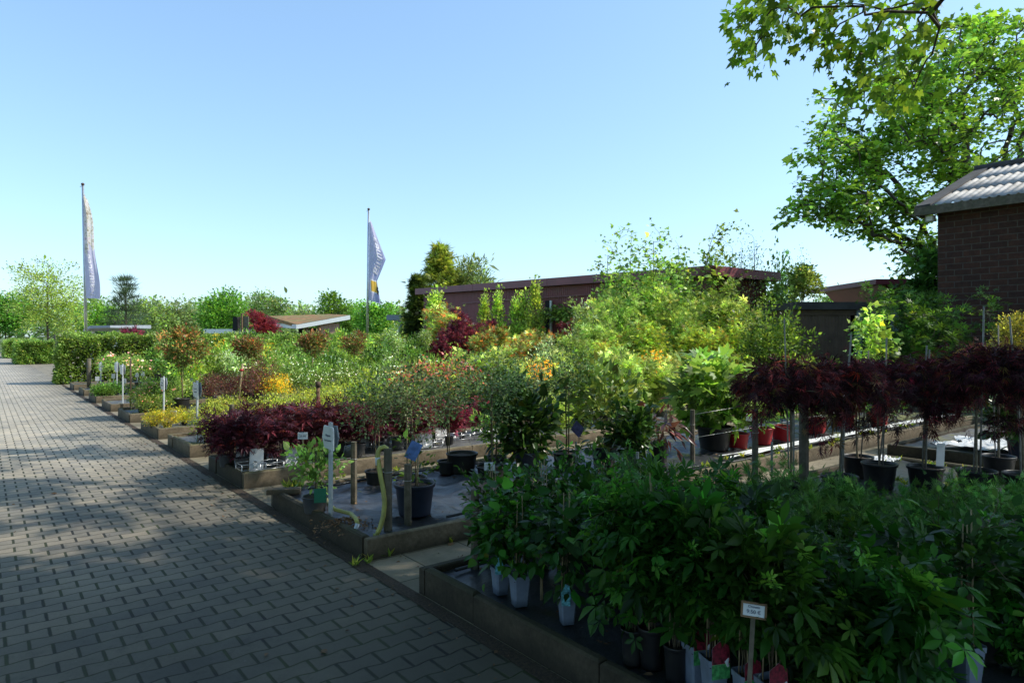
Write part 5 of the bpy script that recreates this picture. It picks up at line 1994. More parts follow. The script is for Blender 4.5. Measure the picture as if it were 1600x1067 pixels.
for px, top, u in ((884, 546, 12.6), (952, 472, 13.8), (962, 484, 12.8), (1200, 478, 12.2), (1216, 470, 13.2), (916, 484, 14.6), (860, 536, 12.4)):
    put("pale_variegated_shrub", px, u, top=top, w=.8, tmpl="#, of pale whitish variegated shrubs", cat="shrub", group=PV)
SW = "tall thin sycamores rising above the barn roof"
for px, top, u, k in ((986, 356, 12.8, 0), (1021, 370, 12.5, 1), (1060, 378, 12.9, 2), (950, 392, 13.0, 1), (1125, 404, 12.6, 0)):
    put("sycamore_whip", px, u, top=top, var=k, tmpl="#, of the straight thin sycamores above the barn roof", cat="tree", group=SW)
put("leaning_sycamore_whip", 1083, 12.7, top=346, rz=.1, label="tallest thin sycamore leaning right above the barn roof", cat="tree")
BS = "broad leafy sycamores against the barn"
for px, top, u in ((972, 436, 12.9), (1012, 432, 13.2), (1046, 430, 12.9), (1086, 432, 13.2), (1118, 436, 12.8), (1206, 436, 12.3), (1222, 430, 12.7)):
    put("broad_sycamore", px, u, top=top, tmpl="#, of broad leafy sycamores covering the barn front", cat="tree", group=BS)
for px, top, u in ((1158, 380, 12.4), (1180, 366, 12.6), (1145, 384, 12.8), (1252, 402, 11.8)):
    put("fine_leaved_whip", px, u, top=top, tmpl="#, of feathery fine leaved young trees", cat="tree", group="feathery fine leaved young trees")
put("ball_standard", 1256, 10.8, top=424, label="round clipped yellow green crown on a tall bare stem", cat="tree")
put("broad_sycamore", 1222, 13.2, top=392, w=.35, label="narrow leafy tip tree between the feathery trees and the ball", cat="tree")
for px, top, u in ((1214, 520, 9.8), (1236, 500, 10.2), (1270, 500, 9.6), (1300, 488, 9.9)):
    put("fine_leaved_whip", px, u, top=top, w=1.3, tmpl="#, of thin bamboo like bushes before the garage", cat="bush", group="thin bushes before the garage")
for px, top, u in ((1232, 556, 8.2), (1262, 560, 8.0), (1296, 562, 7.8)):
    put("lime_shrub", px, u, top=top, w=.8, tmpl="#, of lime shrubs peeping behind the weeping maples", cat="shrub", group="lime shrubs behind the weeping maples")

# ---- fifth bed
for px, top, by in ((240, 641, 668), (262, 640, 668), (288, 644, 664), (276, 636, 660)):
    put("golden_conifer", px, by=by, top=top, tmpl="#, of golden dwarf conifers at bed corner", cat="conifer", group="golden dwarf conifers")
for px, top, u in ((310, 634, 12.5), (334, 622, 12.8), (360, 618, 12.4), (388, 628, 12.2), (412, 622, 12.6), (446, 616, 12.3), (476, 606, 12.8), (508, 600, 12.4), (536, 596, 12.8)):
    put("spirea_shrub", px, u, top=top, tmpl="#, of olive green mounds in fifth bed", cat="shrub", group=SP)
put("pink_flowering_shrub", 752, 12.6, top=556, label="pink flowering shrub left of the orange azaleas", cat="shrub")
for px, top, u in ((610, 592, 12.5), (640, 580, 12.9), (622, 568, 13.2)):
    put("white_flowering_shrub", px, u, top=top, tmpl="#, of white flowering shrubs in fifth bed", cat="shrub", group="white flowering shrubs of the fifth bed")
RT = "red tipped green maples at the picture centre"
for px, top, u in ((780, 510, 15.4), (806, 532, 13.0), (846, 516, 15.0), (872, 520, 12.9), (758, 520, 14.9), (826, 524, 14.6)):
    put("red_tipped_maple", px, u, top=top, tmpl="#, of red tipped green maples left of the big maples", cat="maple", group=RT)

# ---- sixth bed
for px, top, u in ((222, 606, 15.0), (238, 594, 15.3), (262, 588, 15.1), (284, 590, 15.5), (226, 618, 14.75), (250, 616, 14.7)):
    put("pink_flowering_shrub", px, u, top=top, tmpl="#, of green shrubs with pink blossom, sixth bed", cat="shrub", group="shrubs with pink blossom")
BB = "dark purple barberries in slate pots"
for px, top, u in ((332, 586, 15.0), (352, 582, 15.4), (374, 588, 15.0), (398, 572, 15.3), (412, 580, 15.0)):
    put("barberry_shrub", px, u, top=top, tmpl="#, of brownish purple barberries in slate pots", cat="shrub", group=BB)
for px, top, u in ((428, 582, 15.0), (440, 592, 14.7)):
    put("yellow_flowering_shrub", px, u, top=top, tmpl="#, of bright yellow blooming shrubs", cat="shrub", group="bright yellow blooming shrubs")
for px, top, u in ((462, 580, 15.3), (488, 576, 15.0), (514, 574, 15.4), (540, 572, 15.0), (566, 570, 15.4), (592, 568, 15.1), (618, 564, 15.4), (642, 562, 15.0), (676, 556, 15.3)):
    put("white_flowering_shrub", px, u, top=top, w=.85, tmpl="#, of white blooming green shrubs in sixth bed", cat="shrub", group="white blooming shrubs of the sixth bed")
put("large_photinia", 284, 14.75, top=506, label="largest loose red tipped crown on a bare stem", cat="standard tree")
put("photinia_standard", 388, 15.1, top=522, label="red tipped ball crown with a leaning bamboo stake", cat="standard tree", group="red tipped standard trees", var=0)
for px, top, u in ((488, 520, 15.9), (553, 523, 16.9)):
    put("photinia_standard", px, u, top=top, w=1.12 if px < 500 else 1, label={488: "middle red tipped ball crown below the mossy roof", 553: "red tipped ball crown just left of the middle flagpole"}[px], cat="standard tree", group="red tipped standard trees")
put("pale_standard", 613, 17.1, top=519, label="pale green ball crown right of the middle flagpole", cat="standard tree")
put("pale_standard", 662, 19.6, top=520, w=.9, label="small pale crowned standard left of the crimson maples", cat="standard tree")
CM = "upright crimson maples before the barn"
for px, top, u in ((688, 522, 16.6), (704, 516, 17.4), (719, 486, 19.4), (744, 504, 18.6), (760, 502, 19.6), (734, 512, 17.2), (886, 502, 16.9), (910, 498, 17.6)):
    put("crimson_maple", px, u, top=top, w=.85, tmpl="#, of upright crimson maples before the barn", cat="maple", group=CM)

# ---- far beds, filled plant by plant
FILL = {6: [("green_shrub", 4), ("lime_shrub", 3), ("white_flowering_shrub", 3), ("dark_green_shrub", 1)],
        7: [("lime_shrub", 3), ("pink_flowering_shrub", 1), ("white_flowering_shrub", 2), ("green_shrub", 3), ("pale_variegated_shrub", 2), ("dark_green_shrub", 1)],
        8: [("lime_shrub", 3), ("white_flowering_shrub", 2), ("spirea_shrub", 1), ("green_shrub", 4), ("pale_variegated_shrub", 1), ("yellow_flowering_shrub", 1)],
        9: [("lime_shrub", 3), ("dark_green_shrub", 2), ("green_shrub", 4), ("yellow_flowering_shrub", 1)]}
WORD = {"pink_flowering_shrub": "pink blossomed shrubs", "spirea_shrub": "olive green shrubs", "green_shrub": "mid green shrubs", "lime_shrub": "lime yellow shrubs", "white_flowering_shrub": "white flowering shrubs", "dark_green_shrub": "dark green shrubs",
        "pale_variegated_shrub": "pale silvery shrubs", "yellow_flowering_shrub": "yellow flowering shrubs"}
random.seed(23)
for i, opts in FILL.items():
    names = [k for k, w_ in opts for _ in range(w_)]
    v = {6: 3.9, 7: 4.2, 8: 4.6, 9: 4.6}[i]
    j = 0
    while v < 14.5:
        k = random.choice(names)
        uu = UC[i] + (.28 if j % 2 else -.28) + random.uniform(-.08, .08)
        x, y = UV(uu, v)
        px = column(x, y)
        yt = {6: 556, 7: 545, 8: 536, 9: 529}[i] - max(0, (px - 420)) * .024 + random.uniform(-6, 8)
        if px < 250:
            yt += 8
        o = plant(k, x, y, ZB, height(yt, y) - ZB, random.uniform(.68, .95))
        register(o, "shrub", f"{WORD[k]} of the {BEDNAME[i]} bed", f"#, of {WORD[k]} in {BEDNAME[i]} bed from the front")
        v += random.uniform(.50, .68)
        j += 1
SR = "standard roses near the far bed corners"
for px, top, u in ((170, 546, 22.2), (186, 552, 22.6), (206, 556, 20.2), (158, 556, 24.8), (196, 548, 24.6), (228, 560, 19.8), (216, 550, 22.4)):
    put("standard_rose", px, u, top=top, tmpl="#, of pale pink standard roses at far beds", cat="rose", group=SR)
for px, top, u in ((153, 603, 19.9), (162, 601, 19.7), (172, 602, 20.1), (180, 600, 19.8), (192, 602, 20.2), (158, 605, 19.5), (168, 606, 19.45)):
    put("ground_cover_plant", px, u, top=top, tmpl="#, of low dark green plants at eighth bed corner", cat="plant", group="low dark green plants")
CT = "light green columnar trees before the barn"
for px, top, D_ in ((758, 463, 27.5), (779, 458, 27), (806, 466, 26.5), (818, 462, 27), (836, 443, 25.5)):
    put("columnar_tree", px, D=D_, top=top, w=.9, z=0.0, tmpl="#, of light green columnar trees before the barn", cat="tree", group=CT)
put("columnar_tree", 682, D=27, top=458, w=1.5, z=0, label="broad yellow green upright tree before the dark conifer", cat="tree")
put("red_tipped_maple", 700, D=25.5, top=476, w=1.1, z=0, label="reddish green upright tree left of the crimson maples", cat="tree")
put("dark_green_tall_shrub", 1190, D=15.6, top=478, z=.1, label="dark green bushy tree left of the garages, left one", cat="bush")
put("dark_green_tall_shrub", 1222, D=16.2, top=470, z=.1, label="dark green bushy tree left of the garages, right one", cat="bush")
put("layered_green_maple", 1450, D=15.0, top=466, w=1.15, z=.1, label="layered dark green maple before the brick wall", cat="maple")
put("layered_green_maple", 1418, D=16.0, top=470, w=.9, z=.1, label="dark green maple before the blue panel", cat="maple")
put("young_lime_tree", 1366, D=12.0, top=486, z=.1, label="young sunlit lime green tree before the beige door", cat="tree")
put("golden_ball_standard", 1592, D=9.6, top=490, z=.1, label="golden green clipped ball at the right edge", cat="topiary")
tree(1446, 18.6, 400, 96, "dark leafy tree filling the corner beside the brick wall", [(.025, .07, .015, 3), (.04, .10, .02, 3)], MAPLE3, .13, n=190, per=28, zlow=.02, spread=.2, amp=.4, rt=.012, name="dark_tree")

# the vine along the barn front
vine = empty("climbing_vine", (6.2, 21.0, 0), math.atan2(U[1], U[0]))
tag(vine, "leafy green vine trained along the barn wall beside the door", "vine")
r = np.random.default_rng(77)
n = 150
cx = r.uniform(1.0, 7.6, n)
cl = np.c_[cx, .22 + r.uniform(0, .25, n), 2.36 + .16 * np.sin(cx * 2.1) + r.normal(0, .10, n)]
obj("foliage", leafmesh([foliage(cl, r, 22, .10, .11, OVATE, GREEN[1:] + MID, axis=(4, 0, 2), droop=.4)]), vine)
obj("stems", branchmesh(skeleton([(6.9, .12, 0), (6.9, .14, 1.2), (6.8, .16, 2.2), (4.5, .2, 2.35), (1.2, .2, 2.4)], cl[::2], r, .004, .35), "bark"), vine)

# ---- second bed: small standards, glossy shrubs, red pots
SL = "small leaved half standards in black pots"
for px, top, u, w_ in ((642, 572, 5.75, 1.1), (768, 560, 5.7, 1.1), (884, 552, 5.8, 1.05), (700, 578, 6.3, .9), (828, 566, 6.3, .9), (588, 584, 6.3, .9)):
    put("small_leaved_standard", px, u, top=top, w=w_, tmpl="#, of small leaved half standards in second bed", cat="standard tree", group=SL)
put("large_leaved_shrub", 824, by=742, top=606, w=.8, label="dark glossy large leaved shrub in dark blue pot", cat="potted shrub", var=0)
put("slim_flowering_plant", 774, by=735, top=640, label="slim green plant in grey pot left of glossy shrub", cat="potted plant")
put("open_magnolia", 944, by=730, top=572, w=.85, label="open branched magnolia with long pale leaves", cat="potted shrub")
put("large_leaved_shrub", 990, by=738, top=636, w=.8, label="very dark glossy shrub right of the open magnolia", cat="potted shrub", var=1)
put("purple_leaved_shrub", 1030, by=722, top=634, label="shrub with drooping purple leaves in small black pot", cat="potted shrub")
put("big_lobed_shrub", 1116, by=702, top=556, w=.95, label="big bright shrub with large lobed leaves in slate tub", cat="potted shrub")
RP = "shrubs in red pots along the second kerb"
for px, by, top, w_ in ((1153, 700, 618, 1.1), (1190, 693, 606, 1.1), (1222, 688, 608, 1.1), (1275, 676, 596, 1.1), (1321, 668, 598, 1.05), (1374, 668, 604, 1.05)):
    put("red_potted_shrub", px, by=by, top=top, w=w_, tmpl="#, of glossy green shrubs in red pots", cat="potted shrub", group=RP)
put("bare_staked_sapling", 648, by=803, top=672, label="nearly bare staked sapling in dark blue pot with blue label", cat="potted sapling")
put("slim_flowering_plant", 492, by=800, top=690, label="bushy white flowered plant in slate pot beside the hexagonal sign", cat="potted plant")

# ---- right end of the first bed: weeping maples
WM = "dark purple weeping maples on staked stems"
WK = 0
for px, by, top, w_, k in ((1236, 800, 548, .92, 0), (1312, 788, 545, .95, 1), (1374, 762, 545, 1.0, 2), (1446, 768, 546, 1.0, 0), (1526, 782, 548, 1.0, 1), (1600, 790, 546, 1.0, 2), (1560, 752, 556, .95, 0), (1340, 745, 556, .95, 2)):
    x, y = ground(px, by, ZB)
    hh = (height(top + random.uniform(-10, 26), y) - ZB)
    o = plant("weeping_maple", x, y, ZB, hh, w_ * 1.5 / hh * .84, None, None, (k + WK) % 5)
    WK += 1
    register(o, "maple", WM, "#, of dark purple weeping maples on staked stems")
put("large_leaved_shrub", 1596, by=716, top=606, label="low green plant in large black tub at right edge", cat="potted plant", var=1)

# ---- foreground climbers
CL = "climbers crowding the foreground bed"
put("round_leaved_climber", 812, by=944, top=772, rz=.35, var=0, label="round leaved climber in pale grey square pot, nearest left corner", cat="climber", group=CL)
put("round_leaved_climber", 782, by=926, top=776, rz=.5, var=1, label="round leaved climber with teal label behind the leftmost grey pot", cat="climber", group=CL)
put("pointed_leaved_climber", 886, by=972, top=770, rz=.2, var=0, label="climber in pale grey pot with teal label at its front", cat="climber", group=CL)
put("pointed_leaved_climber", 925, by=925, top=758, rz=.8, var=1, label="pointed leaved climber behind the teal labelled grey pot", cat="climber", group=CL)
T3 = "#, of bushy ovate leaved climbers behind the grey pots"
for px, by, top in ((770, 880, 724), (850, 885, 716), (890, 872, 708), (830, 868, 740), (962, 900, 730), (940, 868, 712)):
    put("ovate_climber", px, by=by, top=top, w=.9, tmpl=T3, cat="climber", group=CL)
T4 = "#, of caned climbers in round black pots"
for px, by, top in ((988, 1036, 760), (1018, 1042, 726), (1056, 1064, 780), (1006, 960, 716)):
    put("caned_creeper", px, by=by, top=top, w=.85, tmpl=T4, cat="climber", group=CL)
T5 = "#, of climbers in grey pots with red flower sleeves"
SLEEVE = []
for px, D_, top in ((1088, 2.92, 800), (1116, 2.80, 815), (1166, 2.70, 850), (1204, 2.62, 840)):
    o = plant("sleeved_creeper", at(px, D_), D_, ZB, height(top, D_) - ZB, .80, .25)
    register(o, "climber", CL, T5)
    SLEEVE.append(o)
put("bare_stemmed_climber", 1512, D=2.95, top=800, rz=.2, label="climber with bare stems in pale grey square pot, lower right", cat="climber", group=CL)
T6 = "#, of five fingered creepers in foreground mass"
random.seed(5)
for D_, px0, px1, stp, top in ((2.75, 1300, 1470, 96, 880), (3.15, 1245, 1640, 88, 836), (3.5, 1085, 1640, 82, 792), (3.95, 1030, 1640, 78, 772), (4.4, 1000, 1300, 72, 742)):
    px = px0
    while px < px1:
        d = D_ + random.uniform(-.15, .15)
        t = top + random.uniform(-34, 34) + (38 if px > 1180 and D_ > 3.3 else 0)
        kind = "creeper" if px < 1330 or random.random() < .4 else "ovate_climber"
        o = plant(kind, at(px, d), d, ZB, height(t, d) - ZB, random.uniform(.9, 1.1))
        register(o, "climber", CL, T6 if kind == "creeper" else "#, of ovate leaved climbers at lower right")
        px += stp * random.uniform(.85, 1.15)
FP = "feathery low plants before the weeping maples"
for px, D_, top in ((1176, 5.0, 752), (1216, 5.3, 762), (1250, 4.9, 766), (1290, 5.2, 770), (1330, 4.9, 768), (1366, 5.3, 772), (1404, 5.0, 780), (1440, 5.2, 772), (1480, 4.9, 776), (1520, 5.2, 772), (1560, 4.9, 776), (1596, 5.1, 768),
                   (1270, 4.5, 790), (1350, 4.5, 800), (1430, 4.5, 806), (1510, 4.5, 806), (1586, 4.5, 800)):
    put("feathery_plant", px, D=D_, top=top, tmpl="#, of feathery low plants before the weeping maples", cat="plant", group=FP)

# ================================================================== SMALL THINGS
# printed sleeves on the grey pots: red flower picture above a green band
def sleeve(root):
    s = root.scale
    b = MB()
    w = .060
    b.add([(-w, -.0745, .135), (w, -.0745, .135), (w, -.0745, .205), (-w, -.0745, .205)], [(0, 1, 2, 3)], 1)
    b.add([(-w, -.0755, .206), (w, -.0755, .206), (w * .95, -.072, .285), (0, -.072, .315), (-w * .95, -.072, .285)], [(0, 1, 2, 3, 4)], 0)
    b.add([(-w, -.0738, .20), (w, -.0738, .20), (w * .95, -.0705, .285), (0, -.0705, .315), (-w * .95, -.0705, .285)], [(4, 3, 2, 1, 0)], 2)
    b.tube([(w * .75, -.078, .195), (w * .55, -.079, .215), (w * .8, -.079, .232)], [.008, .012, .003], 6, 2)
    obj("printed_sleeve", b.mesh("printed_sleeve", [M["card_red"], M["card_leaf"], M["white_board"]]), root)


for o in SLEEVE:
    sleeve(o)


def teal(root, x, y, z, rz=0):
    b = MB()
    b.add([(-.030, 0, 0), (.030, 0, 0), (.034, -.004, .08), (.026, -.012, .145), (-.010, -.014, .16), (-.034, -.006, .10)], [(0, 1, 2, 3, 4, 5)])
    b.add([(-.030, .002, 0), (.030, .002, 0), (.034, -.002, .08), (.026, -.010, .145), (-.010, -.012, .16), (-.034, -.004, .10)], [(5, 4, 3, 2, 1, 0)])
    o = obj("plant_label", b.mesh("plant_label", M["card_teal"]), root, (x, y, z))
    o.rotation_euler = (0, 0, rz)
    o["label"] = "teal printed plant label"


for o in bpy.data.objects:
    pass
roots = {o.get("label"): o for o in bpy.data.objects if o.parent is None and o.get("label")}
teal(roots["climber in pale grey pot with teal label at its front"], -.03, -.078, .15, -.35)
teal(roots["round leaved climber with teal label behind the leftmost grey pot"], -.05, -.075, .17, -.45)


def on_stick(x, y, z, h, w, hh, label, rz=0.0, face="white_board", text=None, tilt=.12, stick_m="lath", frame=None, name="price_sign", cat="price sign", tsize=None, group=None, ink="ink"):
    """a small board on a stick"""
    e = empty(name, (x, y, z), rz)
    if group:
        register(e, cat, group, label)
    else:
        tag(e, label, cat)
    b = MB()
    b.box((-.008, .006, -.05), (.016, 0, 0), (0, .008, 0), (0, 0, h + hh * .5 + .05))
    obj("stick", b.mesh("stick", M[stick_m]), e)
    bd = MB()
    bd.board((-w / 2, -.004, h), (w, 0, 0), (0, .008, 0), (0, 0, hh), .002)
    bo = obj("board", bd.mesh("board", M[face]), e)
    if frame:
        f_ = MB()
        t = .007
        f_.box((-w / 2 - t, -.007, h - t), (w + 2 * t, 0, 0), (0, .014, 0), (0, 0, t - .0005))
        f_.box((-w / 2 - t, -.007, h + hh + .0005), (w + 2 * t, 0, 0), (0, .014, 0), (0, 0, t))
        f_.box((-w / 2 - t, -.007, h), (t - .0005, 0, 0), (0, .014, 0), (0, 0, hh))
        f_.box((w / 2 + .0005, -.007, h), (t, 0, 0), (0, .014, 0), (0, 0, hh))
        obj("frame", f_.mesh("frame", M[frame]), e)
    if text:
        for k, (tx, sz, zf) in enumerate(text):
            me = text_mesh(tx, sz, ink)
            o = obj("lettering", me, bo, (0, -.0056, h + hh * zf))
            o.rotation_euler = (PI / 2, 0, 0)
    return e


# price sign between the sleeves
x, y = at(1165, 2.42), 2.42
ps_ = on_stick(x, y, ZB, height(971, 2.42) - ZB, .076, .042, "price sign in a thin wooden frame above the flower sleeves", -.10, "white_board",
         [("Clematis", .012, .80), ("9.50 €", .019, .36)], frame="timber", stick_m="stake", ink="ink_soft")
ps_.rotation_euler = (-.16, .07, -.25)
x, y = at(845, 3.9), 3.9
on_stick(x, y, ZB, height(824, 3.9) - ZB, .085, .062, "small white price card on a stick among the round leaved climbers", -.5, "white_board", [("Hortensie", .014, .72), ("14.90", .024, .34)], stick_m="cane", ink="ink_soft")
x, y = at(765, 4.95), 4.95
on_stick(x, y, ZB, height(735, 4.95) - ZB, .08, .06, "small blank white card above the leafy tips beside the post", .1, "white_board", [("4.95", .02, .4)], stick_m="cane", ink="ink_soft")
x, y = at(473, 7.0), 7.0
on_stick(x, y, ZB, height(686, 7.0) - ZB, .10, .07, "small pale card on a stick beside the hexagonal sign", .1, "white_board", [("29.90", .03, .45)], stick_m="cane", ink="ink_soft")
x, y = ground(271, 662, ZB)
on_stick(x, y, ZB, height(651, y) - ZB, .13, .11, "white price card standing in the golden conifers", -.35, "white_board", [("8.95", .04, .45)], ink="ink_soft")
x, y = at(668, 9.6), 9.6
on_stick(x, y, ZB, height(662, 9.6) - ZB, .13, .09, "dark green board on twin sticks before the crimson maples", .2, "card_dark", [("Acer", .04, .45)], stick_m="cane", ink="white_board")
x, y = at(1029, 8.2), 8.2
on_stick(x, y, ZB, height(663, 8.2) - ZB, .14, .085, "pale blue white card in the purple leaved shrub", .1, "white_board", stick_m="cane")

# white price boards leaning among the purple maples
WB = "white boards leaning among the purple maples"
for px, by, top, w_, D_ in ((400, 736, 702, .15, None), (457, 726, 698, .15, None), (570, 698, 672, .12, None), (590, 700, 674, .10, None), (662, 700, 668, .24, None), (690, 690, 666, .17, None), (604, 694, 670, .09, None), (375, 720, 694, .10, None), (775, 690, 665, .10, None)):
    x, y = ground(px, by, ZB)
    h_ = height(top, y) - ZB
    e = empty("price_board", (x, y, ZB), .25 + .5 * random.uniform(-.3, .5))
    register(e, "price board", WB, "#, of white boards leaning among the maples")
    b = MB()
    lean_ = .05
    b.add([(-w_ / 2, 0, 0), (w_ / 2, 0, 0), (w_ / 2, lean_, h_), (-w_ / 2, lean_, h_), (-w_ / 2, .006, 0), (w_ / 2, .006, 0), (w_ / 2, lean_ + .006, h_), (-w_ / 2, lean_ + .006, h_)],
          [(0, 1, 2, 3), (7, 6, 5, 4), (0, 4, 5, 1), (1, 5, 6, 2), (2, 6, 7, 3), (3, 7, 4, 0)])
    obj("board", b.mesh("board", M["white_board"]), e)
    b = MB()
    b.tube([(0, .01, -.02), (0, .03, h_ * .5), (.0, lean_ + .012, h_ * .85)], .004, 5)
    obj("wire_prop", b.mesh("wire_prop", M["alu"], True), e)
x, y = at(630, 9.4), 9.4
e = empty("cardboard_piece", (x, y, ZB), .2)
tag(e, "tan cardboard piece behind the white boards", "cardboard")
b = MB()
b.box((-.10, 0, .14), (.18, 0, 0), (0, .01, 0), (0, 0, .12))
obj("sheet", b.mesh("sheet", M["cardboard"]), e)
b = MB()
b.box((-.02, .012, -.02), (.02, 0, 0), (0, .02, 0), (0, 0, .24))
obj("prop", b.mesh("prop", M["timber"]), e)

# low wire plant stands whose bright rims show at the kerb of the third bed
WS = "low wire plant stands along the third kerb"
for px, by in ((392, 738), (420, 736), (560, 704), (690, 693), (716, 690), (746, 684), (672, 702), (600, 700)):
    x, y = ground(px, by, ZB)
    e = empty("wire_stand", (x, y, ZB), ROT)
    register(e, "wire stand", WS, "#, of low wire plant stands at third kerb")
    b = MB()
    w_, d_, h_ = .26, .22, .11
    c = [(-w_ / 2, -d_ / 2), (w_ / 2, -d_ / 2), (w_ / 2, d_ / 2), (-w_ / 2, d_ / 2)]
    for i in range(4):
        p, q = c[i], c[(i + 1) % 4]
        b.tube([(*p, h_), (*q, h_)], .005, 5)
        b.tube([(*p, h_ * .45), (*q, h_ * .45)], .0035, 5)
    obj("rim", b.mesh("rim", M["alu"], True), e)
    for p in c:
        b = MB()
        b.tube([(*p, -.01), (*p, h_)], .005, 5)
        obj("leg", b.mesh("leg", M["alu"], True), e)

# hexagonal signs on painted laths
def hex_sign(px, by, top, bot, label, big=1.0, text=None, rz=0.55):
    x, y = ground(px, by, ZB)
    e = empty("bed_sign", (x, y, ZB), rz)
    register(e, "sign", "white hexagonal signs at the bed corners", label) if "#" in label else tag(e, label, "sign", "white hexagonal signs at the bed corners")
    z1, z0 = height(top, y) - ZB, height(bot, y) - ZB
    h = z1 - z0
    w = h * .80 * big
    b = MB()
    b.box((-.018, 0, -.05), (.036, 0, 0), (0, .022, 0), (0, 0, z1 + h * .10 + .05))
    obj("post", b.mesh("post", M["lath"]), e)
    out = [(-w * .5, .5), (-w * .34, .98), (w * .42, .94), (w * .5, .85), (w * .5, .02), (-w * .30, .10)]
    for nm, yy, mm, sx in (("board", -.014, "white_board", 1), ("back_board", .036, "sign_grey", -1)):
        b = MB()
        v = [(a * sx, yy - .006, z0 + h * t) for a, t in out] + [(a * sx, yy + .006, z0 + h * t) for a, t in out]
        n_ = len(out)
        f = [tuple(range(n_)), tuple(reversed(range(n_, 2 * n_)))] + [(i, i + n_, (i + 1) % n_ + n_, (i + 1) % n_) for i in range(n_)]
        if sx > 0:
            f = [q[::-1] for q in f]
        b.add(v, f)
        bo = obj(nm, b.mesh(nm, M[mm]), e)
        if nm == "board" and text:
            for tx, sz, zf in text:
                o = obj("lettering", text_mesh(tx, sz * h, "ink_soft", bold=True), bo, (w * .05, yy - .0075, z0 + h * zf))
                o.rotation_euler = (PI / 2, 0, 0)
    return e


hex_sign(515, 808, 664, 703, "hexagonal white sign on a post in the near corner beside hose", 1.0, [("Rispen", .13, .60), ("hortensien", .115, .40)], -.75)
hex_sign(307, 690, 597, 622, "grey white hexagonal sign at corner of fourth bed", 1.0, [("Spiersträucher", .08, .6), ("Zwergformen", .085, .4)], -.75)
hex_sign(255, 655, 590, 610, "white hexagonal sign among the golden conifers", 1.0, [("Zwerg", .12, .6), ("koniferen", .12, .4)], -.75)
hex_sign(191, 630, 570, 586, "#, of three far hexagonal signs at bed corners", 1.0, None, -.75)
hex_sign(182, 613, 566, 582, "#, of three far hexagonal signs at bed corners", 1.0, None, -.75)
hex_sign(157, 606, 566, 580, "#, of three far hexagonal signs at bed corners", 1.0, None, -.75)
WT = "small white tags on sticks in the far beds"
for px, by, top in ((177, 606, 584), (194, 612, 592), (152, 604, 588), (214, 602, 582), (223, 600, 580), (270, 596, 582), (520, 604, 590), (300, 602, 590), (455, 608, 596)):
    x, y = ground(px, by, ZB)
    on_stick(x, y, ZB, height(top + 7, y) - ZB, .11, .13, "#, of small white tags on sticks in the far beds", random.uniform(-.2, .5), group=WT, name="plant_tag", cat="plant tag")

# posts and stakes
def post(px, by, top, label, m_="stake", r=.032, square=True, group="weathered timber posts", cap=None, lean=0.0, name="timber_post", cat="post", z=ZB):
    x, y = ground(px, by, z)
    h = height(top, y) - z
    e = empty(name, (x, y, z), random.uniform(-.3, .3))
    register(e, cat, group, label)
    b = MB()
    P = [(0, 0, -.12), (lean * h * .5, 0, h * .5), (lean * h, 0, h)]
    b.tube(P, [r, r * .97, r * .93], 8 if not square else 7)
    obj("shaft", b.mesh("shaft", M[m_], not square), e)
    if cap:
        b = MB()
        b.lathe([(0, .035), (r * 1.2, .03), (r * 1.3, .0), (r * 1.3, -.04), (0, -.04)], 10)
        obj("cap", b.mesh("cap", M[cap], True), e, (lean * h, 0, h))
    b = MB()
    b.tube([(r * 1.04 * math.cos(a), r * 1.04 * math.sin(a), h * .72) for a in np.linspace(0, 2 * PI, 12)], .0025, 4)
    obj("wire_tie", b.mesh("wire_tie", M["wire"], True), e)
    return e, np.array([x, y, z + h])


PO = {}
for key, px, by, top, r_w in (("a", 742, 885, 765, .03), ("b", 637, 815, 725, .032), ("c", 606, 832, 700, .034), ("d", 553, 785, 690, .03), ("e", 1082, 722, 640, .030), ("f", 1180, 768, 640, .032), ("g", 1256, 764, 580, .048), ("h", 362, 725, 632, .03), ("i", 323, 690, 642, .04)):
    PO[key] = post(px, by, top, "#, of weathered timber posts driven into the beds", r=r_w)
e_, _ = post(497, 700, 600, "slender brown post with dark cap above the purple maples", "timber", .028, False, None, "steel_dark", name="capped_post", cat="post")
e_, _ = post(204, 633, 560, "thin rusty steel pole at the seventh bed corner", "steel_dark", .018, False, None, name="steel_pole", cat="pole")
e_, _ = post(139, 606, 560, "dark timber post before the far hedge end", "stake", .06, False, None, name="dark_post", cat="post")
for px, by, top in ((430, 690, 655), (900, 741, 690), (996, 880, 706), (1240, 752, 560), (1206, 800, 690)):
    post(px, by, top, "#, of thin bare canes standing between the plants", "cane_grey", .011, False, "thin bare canes", name="bare_cane", cat="cane")
put_st = post(371, 637, 568, "leaning bamboo stake with red tie beside the barberries", "cane", .022, False, None, lean=.13, name="bamboo_stake", cat="stake")
b = MB()
b.tube([(.03 * math.cos(a) + .09, .03 * math.sin(a), .80) for a in np.linspace(0, 2 * PI, 10)], .022, 6)
obj("red_tie", b.mesh("red_tie", M["pot_red"], True), put_st[0])


def wire(p, q, label, sag=.03, r=.0028):
    p, q = np.array(p), np.array(q)
    e = empty("fence_wire", tuple(p), 0)
    register(e, "wire", "taut wires strung between the posts", label)
    P = [(q - p) * t - np.array([0, 0, sag * 4 * t * (1 - t)]) for t in np.linspace(0, 1, 12)]
    b = MB()
    b.tube(P, r, 5)
    obj("strand", b.mesh("strand", M["wire"], True), e)


pe, pb, pf, pg = PO["e"][1], PO["b"][1], PO["f"][1], PO["g"][1]
wx = "#, of taut wires strung between the posts"
wire(pe + (0, 0, -.06), (*UV(4.9, 13.5), 1.05), wx)
wire(pe + (0, 0, -.34), (*UV(4.9, 13.5), .62), wx)
wire(pf + (0, 0, -.05), pg + (0, 0, -.62), wx)

